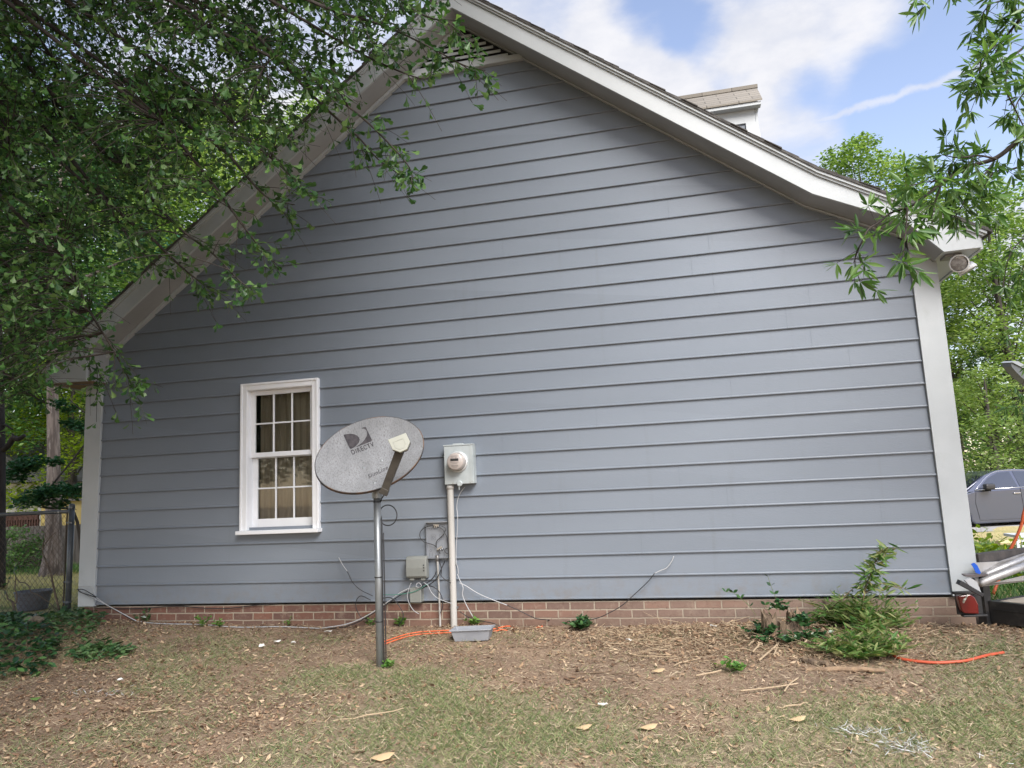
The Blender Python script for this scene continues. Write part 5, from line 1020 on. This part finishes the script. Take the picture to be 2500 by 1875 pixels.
m_ = MB(); m_.prism([(-hx, .07), (-hx+.015, -.045), (-hx+.035, -.068), (hx-.005, -.075), (hx, .0), (hx-.02, .055), (hx-.05, .078)], .05, 0, Mt); m_.build('tail_light', M_red, trl, bevel=.006)
m_ = MB(); m_.box(-.095, .09, .0, .06, .079, .10, Mt); m_.box(-.07, .13, .051, .07, -.085, .07, Mt); m_.box(-.05, .14, .0, .05, -.098, -.083, Mt); m_.build('light_bracket', M_tf, trl, bevel=.003)
m_ = MB(); c = np.array(UM @ Vector((1.7, .18, -.06))); wt = MB().lathe([(.09, .07), (.16, .08), (.185, .05), (.185, -.05), (.16, -.08), (.05, -.08)], c, -e2*-1, 24).build('wheel', M_tyre, trl, smooth=True)
# ladder
lad = empty('ladder', tuple(aty(2400, 1425, -.32)), label='aluminium ladder lying in the trailer, its black-padded foot sticking out', cat='ladder')
ld = lambda px, py, D=5.30: atd(px, py, D)
ext = lambda a, b2, k=1.9: [a, b2, b2+(b2-a)*k]
m_ = MB(); m_.tube(ext(ld(2405, 1403, 5.40), ld(2500, 1365, 5.62)), .024, 16); m_.tube(ext(ld(2392, 1424, 5.22), ld(2500, 1382, 5.46)), .027, 16); m_.build('tube_rail', M_alu, lad, smooth=True)
def slab(name, ps, D, th, m0, par, Ds=None):
    m_ = MB(); Ds = Ds or [D]*len(ps); v1 = [atd(a, b2, d_) for (a, b2), d_ in zip(ps, Ds)]; v2 = [atd(a, b2, d_)+CF*th for (a, b2), d_ in zip(ps, Ds)]; k = len(ps)
    m_.add(v1+v2, [tuple(range(k)), tuple(range(2*k-1, k-1, -1))]+[(i, i+k, (i+1) % k+k, (i+1) % k) for i in range(k)]); return m_.build(name, m0, par)
slab('web_plate', [(2379, 1374), (2440, 1371), (2560, 1330), (2560, 1352), (2420, 1398), (2396, 1400)], 5.3, .006, M_alu, lad, [5.42, 5.5, 5.85, 5.85, 5.45, 5.42])
slab('web_plate', [(2365, 1412), (2400, 1416), (2420, 1424), (2560, 1392), (2560, 1412), (2500, 1420), (2388, 1433), (2372, 1428)], 5.3, .006, M_alu, lad, [5.19, 5.24, 5.27, 5.6, 5.6, 5.5, 5.24, 5.2])
slab('lip', [(2355, 1404), (2412, 1402), (2412, 1405), (2380, 1410), (2358, 1408)], 5.3, .04, mat('dark_alu', (.16, .14, .14), .5, metal=.5), lad, [5.17]*5)
ft = slab('foot_bracket', [(2356, 1417), (2372, 1412), (2386, 1421), (2391, 1436), (2399, 1453), (2378, 1442)], 5.14, .02, mat('foot_metal', (.42, .43, .44), .6), lad)
m_ = MB(); pa_, pb_ = atd(2342, 1420, 5.12), atd(2396, 1452, 5.12); 
for i in range(9): c = pa_+(pb_-pa_)*(i+.5)/9; m_.box(-.013, .013, -.03, .035, -.020+.001*i, .012, Matrix.Translation(tuple(c)) @ Matrix.Rotation(R(30), 4, 'Y'))
m_.build('rubber_pad', M_black, lad, bevel=.002)
m_ = MB(); m_.lathe([(.020, 0), (.020, .002), (.0005, .002)], atd(2374, 1417, 5.185), -CF, 14); m_.build('slot', M_mdk, lad)
m_ = MB(); m_.tube([atd(2363, 1452, 5.1), atd(2360, 1456, 5.09), atd(2358, 1461, 5.1), atd(2354, 1465, 5.08), atd(2352, 1471, 5.09)], [.004, .006, .005, .008, .007], 6); tag(m_.build('foil_strip', M_silver, None), 'crumpled silver strip dangling over the red tail light', 'strip')
tag(slab('painters_tape', [(2371, 1377), (2379, 1374), (2386, 1380), (2395, 1398), (2392, 1402), (2382, 1398), (2378, 1388)], 5.18, .004, M_tape, None), 'scrap of blue tape stuck on the ladder end', 'tape')
cable_obj('extension_cord', [atd(2520, 1200, 6.5), atd(2500, 1250, 6.5), atd(2494, 1280, 6.5), atd(2480, 1315, 6.5), atd(2465, 1345, 6.5), atd(2452, 1370, 6.5), atd(2440, 1410, 6.4), atd(2425, 1450, 6.3)], .013, mat('cord_orange_red', (.55, .10, .03), .45), 'thick orange-red cord hanging down behind the trailer rail', 'extension cord')
tm = G(2460, 1335); ta = atd(2436, 1326, 9.0); tb2 = atd(2560, 1322, 9.4)
m_ = MB(); m_.tube([ta, tb2], .035, 8); tag(m_.build('pole', mat('pale_timber', (.5, .42, .22), .8), None), 'pale timber pole lying level beyond the trailer', 'pole')
tag(MB().tube([ta+np.array([.2, 0, -.05]), np.array([ta[0]+.2, ta[1], gz(ta[0], ta[1])-.05])], .04, 8).build('stake', M_stemb, None), 'short stake holding up the pale pole', 'stake')
cr_ = atd(2505, 1326, 8.0); wc = empty('white_crate', tuple(np.array([cr_[0], cr_[1], gz(cr_[0], cr_[1])])), label='white slatted crate at the right edge above the trailer rail', cat='crate')
m_ = MB(); gzc = gz(cr_[0], cr_[1]); zc_ = cr_[2]+.06
for i in range(7): m_.box(cr_[0]-.09+i*.05, cr_[0]-.09+i*.05+.03, cr_[1], cr_[1]+.02, gzc, zc_)
m_.box(cr_[0]-.10, cr_[0]+.3, cr_[1]-.02, cr_[1]+.3, zc_+.001, zc_+.03); m_.build('slats', M_white, wc)
# lamp head at the right edge
M_lampg = mat('lamp_grey', (.10, .11, .12), .5); M_lampt = mat('lamp_top', (.27, .29, .31), .5)
lh = atd(2700, 900, 12.0); lamp = empty('street_lamp', (lh[0], lh[1], float(gz(lh[0], lh[1]))), label='dark grey lamp head poking in at the right edge among the trees', cat='street lamp')
slab('lamp_head', [(2468, 886), (2472, 885), (2508, 905), (2565, 936), (2565, 975), (2496, 923), (2478, 905), (2470, 895)], 12, .22, M_lampg, lamp); slab('top_shell', [(2468, 885), (2476, 881), (2486, 882), (2508, 895), (2566, 928), (2566, 936), (2508, 903.5), (2472, 884.5)], 11.98, .26, M_lampt, lamp)
m_ = MB(); m_.tube(smooth_path([atd(2555, 950, 12.1), atd(2640, 960, 12.1), lh, np.array([lh[0], lh[1], gz(lh[0], lh[1])])], 5), .05, 12); m_.build('pole', M_lampg, lamp, smooth=True)

# ---------------------------------------------------------------- foreground oak (upper left)
L_oak = leafmat('oak_leaf', [(.020, .058, .018), (.040, .105, .028), (.075, .165, .045), (.16, .26, .09)], .36, .42, .45)
ob = np.array([-7.4, -3.4, gz(-7.4, -3.4)]); oak = empty('oak_tree', tuple(ob), label='large oak whose wedge-leaved boughs hang over the upper left of the wall', cat='tree')
fork = ob+np.array([.15, .1, 5.4])
MB().tube(smooth_path([ob+np.array([0, 0, -.3]), ob+np.array([.02, 0, .4]), ob+np.array([.1, 0, 1.8]), fork, fork+np.array([.2, .5, 2.5]), fork+np.array([.0, .8, 5])], 5), [.42, .30, .26, .24, .16, .06], 18).build('trunk', M_dbark, oak, smooth=True)
canopy = [(-900, -700), (1120, -700), (1050, -60), (1020, 20), (970, 90), (890, 150), (810, 200), (770, 270), (710, 330), (610, 385), (540, 430), (455, 490), (390, 545), (330, 610), (250, 665), (160, 730), (115, 800), (135, 890), (80, 930), (40, 950), (-100, 1040), (-900, 1200)]
g = np.random.default_rng(11)
def ok_pos(P): return ~((P[:, 1] > -.45) & (P[:, 0] > -6.6)) & (P[:, 2] > .9)
def gen(n, poly, d0, d1, g):
    out = np.zeros((0, 3))
    while len(out) < n:
        q = np.stack([g.uniform(-900, 1200, 4000), g.uniform(-700, 1200, 4000)], 1); q = q[inpoly(q, poly)]; D = g.uniform(d0, d1, len(q)); P = CAM+((q[:, :1]-1250)/F*CR-(q[:, 1:]-937.5)/F*CU+CF)*D[:, None]; out = np.vstack([out, P[ok_pos(P)]])
    return out[:n]
tips = gen(90, canopy, 4.0, 7.0, g)
hero = [[(620, -60), (800, 20), (930, 60), (1040, 110), (1130, 158), (1185, 172)], [(500, 60), (700, 160), (850, 260), (940, 340), (1000, 410), (1005, 445)], [(520, 250), (620, 350), (700, 420), (770, 495)], [(400, 300), (520, 450), (600, 560), (650, 620), (680, 650)],
        [(300, 400), (420, 540), (520, 620), (590, 690), (622, 705)], [(150, 620), (220, 760), (280, 860), (320, 935), (330, 960)], [(560, -60), (760, 60), (900, 140), (1020, 190), (1060, 185)], [(700, -200), (900, -60), (1020, 30), (1100, 60), (1120, 100)], [(350, 560), (430, 640), (490, 690), (500, 700)], [(560, 380), (650, 480), (720, 500)],
        [(80, 700), (170, 800), (230, 880), (250, 940)], [(250, 480), (330, 600), (420, 680)], [(0, 900), (60, 950), (110, 985)], [(640, 100), (780, 250), (870, 330), (930, 395), (1000, 440)]]
hd = [4.3, 4.5, 4.8, 4.8, 5.0, 5.0, 4.6, 4.4, 5.2, 4.9, 5.4, 5.2, 5.8, 4.7]
nodes = []; lm_ = MB(); P = []; X = []; Zv = []; Sz = []
def leaves_on(path, n, size, g, start=.0, spread=.8):
    path = np.array(path); d = np.gradient(path, axis=0); 
    for k in range(n):
        t_ = start+(1-start)*(k+g.random())/n; i = min(len(path)-1, int(t_*(len(path)-1))); dv = unit(d[i]); rv = unit(g.normal(size=3)); rv = unit(rv-dv*(rv@dv))
        P.append(path[i]+g.normal(size=3)*.006); X.append(dv*.55+rv*spread+np.array([0, 0, -.25])); Zv.append(np.array([0, 0, .8])+g.normal(size=3)*.6); Sz.append(size*(.6+.6*g.random()))
for hp, D in zip(hero, hd):
    pts = [atd(a, b2, D+.10*g.normal()) for a, b2 in hp]; pth = smooth_path(pts, 8); lm_.tube(pth, [.012, .006, .0025], 6); nodes += list(pth[::4]); 
    st_ = pts[0]; lm_.tube(smooth_path([fork+np.array([0, .2, .6+g.random()]), (fork+st_)/2+np.array([g.normal()*.2, g.normal()*.3, .9]), st_+np.array([-.3, 0, .25]), st_], 6), [.03, .014, .010], 8)
    leaves_on(pth, 26, .075, g, .2)
    for i in range(4, len(pth)-1, 2):
        d = unit(pth[min(i+1, len(pth)-1)]-pth[i-1]); rv = unit(g.normal(size=3)); tw_ = [pth[i]+(d*.6+rv*.8+np.array([0, 0, -.25*s_]))*s_*(.16+.22*g.random()) for s_ in np.linspace(0, 1, 5)]
        if i > len(pth)*.75: tw_ = [pth[i]+(q-pth[i])*.6 for q in tw_]
        lm_.tube(tw_, [.0025, .0012], 4, caps=False); leaves_on(tw_, 10, .072, g, .15)
for tip in tips:
    s0 = fork+np.array([0, .3, g.uniform(.2, 3)]); mid = (s0+tip)/2+np.array([0, 0, .8])+g.normal(size=3)*.35; q3 = tip*.75+s0*.25+np.array([0, 0, .45])+g.normal(size=3)*.2; pth = smooth_path([s0, mid, q3, tip], 8)
    pth = [p+np.array([math.sin(i*.7+s0[2]*9), math.cos(i*.9+s0[0]*7), math.sin(i*.8+tip[0]*5)])*.07 for i, p in enumerate(pth)]; lm_.tube(pth, [.016, .009, .003], 6); nodes += list(pth[3:])
nodes = np.array(nodes)
tw_b = np.vstack([gen(6000, canopy, 4.2, 7.2, g), gen(4800, canopy, 6.8, 11.0, g)])
for b_ in tw_b:
    nd = nodes[np.argmin(((nodes-b_)**2).sum(1))]; L = np.linalg.norm(nd-b_)
    dirn = unit(np.array([.75, .15, -.35])+g.normal(size=3)*.45); e = b_+dirn*(.16+.2*g.random())
    pth = smooth_path([nd, (nd+b_)/2+np.array([0, 0, .12*L]), b_, e], 3); 
    lm_.tube(pth, [.005, .0025, .0012], 3, caps=False); leaves_on(pth[-8:], 17, .068, g, .0)
lm_.build('limbs', M_dbark, oak, smooth=True)
tiled('crown', OAK[0], OAK[1], P, X, Zv, Sz, L_oak, oak)
# unseen oak clumps added left of and above the view to shade the wall
cl = []
for c in ((-7, -5, 6.5, 2.0), (-5.4, -6.2, 7.0, 2.2), (-6.2, -3.2, 8.0, 2.3), (-4.2, -4.6, 8.4, 1.9), (-8, -8, 6.0, 2.4), (-5, -8.5, 7, 2.2), (-9.2, -7.4, 3.6, 1.8), (-6.6, -9.5, 4.4, 1.9), (-7.2, -6.8, 3.2, 1.6), (-5.6, -8.2, 3.6, 1.6), (-4.6, -2.6, 9.4, 1.9), (-3.0, -4.2, 9.6, 1.9), (-1.6, -5.4, 9.8, 1.7), (-5.8, -1.6, 9.6, 1.9), (-2.2, -3.0, 10.4, 1.6), (-3.4, -6.4, 9.4, 1.9), (-5.2, -4.2, 10.0, 1.8)): cl.append(c)
g = np.random.default_rng(44)
for i in range(7):
    for j in range(6): cl.append((-7.6+i*1.35+g.normal()*.3, -2.1-j*1.3+g.normal()*.3, 8.8+.25*i*.5+g.random()*1.2, 1.0+.4*g.random()))  # added clump grid, placed to keep the sun off the left wall
for c in ((-6.5, -8.5, 5.2, 1.7), (-4.2, -9.6, 5.6, 1.7), (-7.8, -9.4, 2.6, 1.7), (-5.2, -10.4, 3.2, 1.6), (-2.6, -9.4, 7.4, 1.6), (-3.4, -8.8, 4.6, 1.5), (-2.2, -9.8, 5.8, 1.5), (-6.4, -7.4, 1.8, 1.3), (-4.6, -8.8, 2.0, 1.3), (-3.4, -10.6, 2.6, 1.5), (-8.0, -5.6, 1.9, 1.2), (-1.6, -9.2, 8.6, 1.3)): cl.append(c)  # low clumps added out of view to cut sky light on the wall
m_ = MB()
for c in cl: m_.tube(smooth_path([fork+np.array([0, 0, .8]), (fork+np.array(c[:3]))/2+np.array([0, 0, .9]), np.array(c[:3])], 5), [.07, .02], 7)
m_.build('limbs', M_dbark, oak, smooth=True); crown('crown', cl, 200000, .14, L_oak, oak, 31, OVAL, flat_=.7)

# ---------------------------------------------------------------- willow oak branch (upper right)
L_wil = leafmat('willow_oak_leaf', [(.035, .085, .025), (.065, .145, .038), (.115, .22, .06), (.18, .29, .095)], .38, .38, .5)
wb_ = np.array([4.6, -2.6, gz(4.6, -2.6)]); wil = empty('willow_oak', tuple(wb_), label='narrow-leaved oak reaching in from the upper right corner', cat='tree')
wf_ = wb_+np.array([-.1, 0, 3.2]); MB().tube(smooth_path([wb_-np.array([0, 0, .3]), wb_+np.array([0, 0, .5]), wf_, wf_+np.array([0, .2, 2.5])], 6), [.26, .18, .15, .06], 14).build('trunk', M_dbark, wil, smooth=True)
wp = [([(2760, 180), (2600, 290), (2500, 335), (2433, 385), (2365, 408), (2310, 440), (2270, 470), (2230, 500), (2215, 508)], 3.2, .013), ([(2215, 508), (2175, 520), (2150, 540), (2120, 560), (2105, 590), (2090, 620), (2088, 650), (2100, 688)], 3.15, .005), ([(2215, 508), (2213, 545), (2208, 590), (2203, 640)], 3.12, .004),
      ([(2433, 388), (2390, 380), (2340, 385), (2300, 378)], 3.2, .005), ([(2365, 408), (2330, 420), (2300, 450), (2280, 500), (2260, 530)], 3.25, .005), ([(2310, 440), (2260, 445), (2220, 455)], 3.1, .004), ([(2433, 385), (2400, 430), (2370, 460), (2350, 500), (2330, 530)], 3.3, .004), ([(2600, 290), (2500, 400), (2430, 420), (2400, 460), (2395, 485)], 3.3, .006),
      ([(2700, -40), (2560, -30), (2467, -5), (2490, 40), (2475, 65), (2445, 105), (2425, 140), (2400, 180), (2385, 210)], 3.1, .008), ([(2700, 40), (2560, 60), (2500, 115), (2470, 145), (2455, 210), (2480, 270), (2510, 330)], 3.2, .007), ([(2620, -60), (2500, -35), (2400, -20), (2320, -14), (2240, -8)], 3.1, .006), ([(2620, 150), (2540, 190), (2490, 240), (2470, 290)], 3.3, .006),
      ([(2440, 105), (2400, 140), (2392, 180), (2395, 215)], 3.0, .003), ([(2467, -5), (2420, 10), (2400, 30)], 3.1, .003), ([(2530, 560), (2480, 600), (2460, 640), (2450, 700)], 4.4, .004), ([(2560, 500), (2510, 620), (2490, 680)], 4.6, .004), ([(2600, 600), (2520, 760), (2480, 800)], 5, .004), ([(2640, 700), (2530, 860), (2490, 960), (2480, 990)], 5, .004)]
P = []; X = []; Zv = []; Sz = []; m_ = MB(); g = np.random.default_rng(5)
HUB = atd(2980, 60, 3.45); HUB2 = atd(2900, 480, 4.6)
for h_ in (HUB, HUB2): m_.tube(smooth_path([wf_+np.array([0, 0, .1]), (wf_+h_)/2+np.array([0, 0, .3]), h_], 6), [.07, .03], 10)
for k, (pp, D, r_) in enumerate(wp):
    pts = [atd(a, b2, D+.05*g.normal()) for a, b2 in pp]; pth = smooth_path(pts, 6); m_.tube(pth, [r_, max(.0018, r_*.35)], 7)
    if pp[0][0] > 2520: m_.tube(smooth_path([HUB if pp[0][1] < 450 else HUB2, ((HUB if pp[0][1] < 450 else HUB2)+pts[0])/2+g.normal(size=3)*.05, pts[0]], 5), [.018, r_], 8)
    i0 = 0 if pp[0][0] < 2520 else int(len(pth)*.3)
    for i in range(i0, len(pth), 1):
        if g.random() < (.46 if r_ > .01 else .62):
            d = unit(pth[min(i+1, len(pth)-1)]-pth[max(i-1, 0)]); rv = unit(g.normal(size=3)); dv = unit(d*.5+rv*.8+np.array([0, 0, -.1])); tip = pth[i]+dv*(.03+.08*g.random()); m_.tube([pth[i], tip], .0012, 4, caps=False)
            for _ in range(8): rv = unit(g.normal(size=3)); P.append(tip+rv*.004); X.append(dv*.8+rv*.9+np.array([0, 0, -.12])); Zv.append(g.normal(size=3)*.8+np.array([0, -.3, .7])); Sz.append(.070*(.6+.7*g.random()))
    for _ in range(7): d = unit(pth[-1]-pth[-3]); rv = unit(g.normal(size=3)); P.append(pth[-1]); X.append(d*.7+rv*.8); Zv.append(g.normal(size=3)+np.array([0, 0, .6])); Sz.append(.085)
m_.build('limbs', M_dbark, wil, smooth=True); tiled('leaves', WILLOW[0], WILLOW[1], P, X, Zv, Sz, L_wil, wil)
crown('crown', [(5.2, -2.6, 5.6, 1.5), (4.8, -4.2, 6.2, 1.6), (6.2, -1.4, 5.0, 1.6), (4.9, -1.2, 6.6, 1.3), (6, -4.5, 4.6, 1.6), (*HUB, .38), (*((HUB+wf_)/2+np.array([0, 0, .4])), .6), (*HUB2, .4)], 13000, .12, L_wil, wil, 3, WILLOW)

# ---------------------------------------------------------------- litter, straw, grass
g = np.random.default_rng(21)
def scatter(n, x0=-7.5, x1=4.5, y0=-5.2, y1=-.02):
    P = np.column_stack([g.uniform(x0, x1, n), g.uniform(y0, y1, n)]); k = (P[:, 1] < 0) | (P[:, 0] < -6.0) | (P[:, 0] > 2.1); P = P[k]; return np.column_stack([P, gz(P[:, 0], P[:, 1])])
pile = lambda x, y: np.clip(1.25*np.exp(-((x-.45)/1.25)**2-((y+.45)/.42)**2), 0, 1)
M_lit = leafmat('dead_leaf', [(.10, .06, .038), (.24, .15, .095), (.38, .265, .165), (.53, .41, .28)], .12, .8, .15, (1.2, 1.0, .8)); M_straw = leafmat('dry_grass', [(.26, .20, .13), (.44, .355, .24), (.60, .50, .36)], .15, .8, .15, (1.1, 1, .8)); M_grass = leafmat('grass_blade', [(.07, .11, .045), (.125, .175, .07), (.20, .245, .105), (.38, .35, .20)], .25, .6, .25)
P_ = scatter(150000); cl_ = vnoise(P_[:, 0], P_[:, 1], 2.3, 9)*vnoise(P_[:, 0], P_[:, 1], 6.5, 10); dens_ = .05+1.1*cl_**1.2*(1-.6*grassiness(P_[:, 0], P_[:, 1]))+.28*sstep(-1.0, -3.2, P_[:, 0])*sstep(-1.2, -2.2, P_[:, 1])+.9*pile(P_[:, 0], P_[:, 1])+.22*sstep(-2.0, -4.5, P_[:, 0])+.12*np.exp(-(P_[:, 1]/.35)**2)
P_ = P_[g.random(len(P_)) < dens_]; N = len(P_); P_[:, 2] += .003+.009*g.random(N)+.045*pile(P_[:, 0], P_[:, 1])*g.random(N); a = g.random(N)*6.28
tag(tiled('fallen_leaves', CURL[0], CURL[1], P_, np.column_stack([np.cos(a), np.sin(a), g.normal(size=N)*.28]), np.column_stack([g.normal(size=(N, 2))*.4, np.ones(N)]), .013+.034*g.random(N)**2.2, M_lit), 'brown dead leaves littering the soil and thin grass', 'leaf litter', None, 'stuff')
m_ = MB()
for i in range(520):
    while True:
        x, y = g.uniform(-.9, 1.9), g.uniform(-1.15, -.06)
        if g.random() < pile(x, y)+.05: break
    a = g.random()*6.28; L = .06+.22*g.random()**1.6; z_ = gz(x, y)+.012+.05*pile(x, y)*g.random(); k_ = g.normal()*.5; pts = [np.array([x, y, z_])+L*(t_*np.array([math.cos(a), math.sin(a)*.8, .18*g.normal()])+k_*t_*t_*np.array([-math.sin(a), math.cos(a), 0])) for t_ in (0, .35, .7, 1)]
    m_.tube(pts, [.0028, .0012], 4, caps=False)
tag(m_.build('twig_litter', M_root), 'tangled dry twigs strewn around the stump and along the bricks', 'twig litter', None, 'stuff')
P_ = scatter(330000); gr = grassiness(P_[:, 0], P_[:, 1]); pr_ = .20+.34*gr+.45*pile(P_[:, 0], P_[:, 1])+.16*sstep(-2, 1.5, P_[:, 0]); P_ = P_[g.random(len(P_)) < pr_*1.15]; N = len(P_); a = g.random(N)*6.28; P_[:, 2] += .003+.014*g.random(N)
tag(tiled('dry_grass', BLADE[0], BLADE[1], P_, np.column_stack([np.cos(a), np.sin(a), g.normal(size=N)*.18]), np.column_stack([g.normal(size=(N, 2))*.4, np.ones(N)]), .018+.042*g.random(N)**1.5, M_straw), 'dry straw-coloured grass lying flat over the yard', 'dry grass', None, 'stuff')
P_ = scatter(520000, y1=-.25); gr = grassiness(P_[:, 0], P_[:, 1]); P_ = P_[g.random(len(P_)) < .02+.85*gr**1.5]; N = len(P_); a = g.random(N)*6.28
tag(tiled('grass', BLADE[0], BLADE[1], P_, np.column_stack([np.cos(a)*.9, np.sin(a)*.9, .35+.5*g.random(N)]), np.column_stack([g.normal(size=(N, 2)), np.ones(N)*.5]), .028+.036*g.random(N), M_grass), 'short patchy green grass in the front yard', 'grass', None, 'stuff')
# rough grass and weeds in the two far yards
def yard(name, lab, x0, x1, y0, y1, n, m0, h):
    P_ = np.column_stack([g.uniform(x0, x1, n), g.uniform(y0, y1, n)]); P_ = np.column_stack([P_, gz(P_[:, 0], P_[:, 1])]); a = g.random(n)*6.28
    tag(tiled(name, BLADE[0], BLADE[1], P_, np.column_stack([np.cos(a)*.6, np.sin(a)*.6, .6+.5*g.random(n)]), np.column_stack([g.normal(size=(n, 2)), np.ones(n)*.5]), h*(.5+g.random(n)), m0), lab, 'grass', None, 'stuff')
M_lawnd = leafmat('lawn_dry', [(.38, .33, .13), (.58, .49, .23), (.70, .60, .33)], .3); 
yard('lawn_grass', 'sunlit dry yellow lawn beyond the chain link fence', -14, -6.2, 1.4, 7, 26000, M_lawnd, .06)
yard('long_grass', 'long green grass beside the trailer', 2.15, 8, .2, 9, 30000, L_mid, .14)
yard('long_grass', 'green weeds below the board fence', -14, -6.3, 6.2, 8, 7000, L_mid, .14)
# paint-dusted grass
M_pw = leafmat('painted_grass', [(.28, .29, .27), (.42, .44, .45), (.60, .61, .62)], .05, .7)
for px, py, rx, ry, n, lb in ((2115, 1795, .13, .04, 150, 'white paint-dusted grass patch, bottom right'), (2215, 1835, .09, .07, 170, 'larger grey-white paint-dusted grass patch nearest the bottom right'), (240, 1700, .22, .06, 70, 'faint grey paint dust on the soil at left'), (2460, 1860, .1, .04, 25, 'small white paint-dusted tuft in the bottom right corner')):
    c = G(px, py); q = g.normal(size=(n, 2))*.5; P_ = np.column_stack([c[0]+q[:, 0]*rx*1.4, c[1]+q[:, 1]*ry*1.6]); P_ = np.column_stack([P_, gz(P_[:, 0], P_[:, 1])+.012+.014*g.random(n)]); a = g.random(n)*6.28
    tag(tiled('painted_grass', BLADE[0], BLADE[1], P_, np.column_stack([np.cos(a), np.sin(a), .1+.3*g.random(n)]), np.column_stack([g.normal(size=(n, 2)), np.ones(n)]), .022+.03*g.random(n), M_pw), lb, 'painted grass', None, 'stuff')
# scraps
M_scrap = mat('paper_scrap', (.75, .74, .70), .7)
for k, (px, py, s_, lb) in enumerate(((640, 1583, .05, 'white scrap below the window, leftmost of three'), (678, 1573, .06, 'white scrap below the window, middle of three'), (716, 1575, .04, 'white scrap below the window, rightmost of three'), (800, 1548, .07, 'pale scrap near the dish pole by the cables'), (1472, 1729, .045, 'crumpled white scrap on the bare grass right of centre'), (1742, 1536, .06, 'silvery white scrap in the leaf pile by the bricks'), (1535, 1570, .05, 'white scrap beside the little shrub'), (292, 1668, .045, 'pale pebble on the soil at left'))):
    p = G(px, py); m_ = MB(); h = s_/2; vs = []
    gg = np.random.default_rng(k)
    for i in range(9): q = i*2*math.pi/9; rr = h*(.7+.6*gg.random()); vs.append((p[0]+rr*math.cos(q), p[1]+rr*.7*math.sin(q), p[2]+.014+.018*gg.random()))
    n9 = 9; vs += [(v_[0], v_[1], v_[2]+.004) for v_ in vs]; m_.add(vs, [tuple(range(n9-1, -1, -1)), tuple(range(n9, 2*n9))]+[(i, (i+1) % n9, (i+1) % n9+n9, i+n9) for i in range(n9)]); tag(m_.build('scrap', M_scrap), lb, 'scrap', 'pale scraps on the ground')
M_big = leafmat('big_leaf', [(.50, .37, .22), (.50, .37, .22)], .1, .7)
for px, py, s_, lb in ((1926, 1765, .09, 'large tan dead leaf on the grass, right of centre'), (1560, 1785, .10, 'large orange-tan dead leaf, upper of the centre pair'), (900, 1860, .13, 'large curled brown leaf at the bottom, left of centre'), (1405, 1785, .09, 'long pinkish dead leaf near bottom centre'), (1590, 1645, .09, 'orange leaf on the dirt by the pale stem')):
    p = G(px, py); tag(tiled('dead_leaf', DEAD[0], DEAD[1], [p+np.array([0, 0, .012])], [(1, .2, .05)], [(0, -.25, 1)], s_, M_big), lb, 'dead leaf', 'large dead leaves on the grass')
p = G(72, 1715); tag(tiled('green_leaf', CURL[0], CURL[1], [p+np.array([0, 0, .02])], [(1, .1, .02)], [(0, -.3, 1)], .09, L_mid), 'single fresh green leaf lying on the soil at far left', 'leaf')
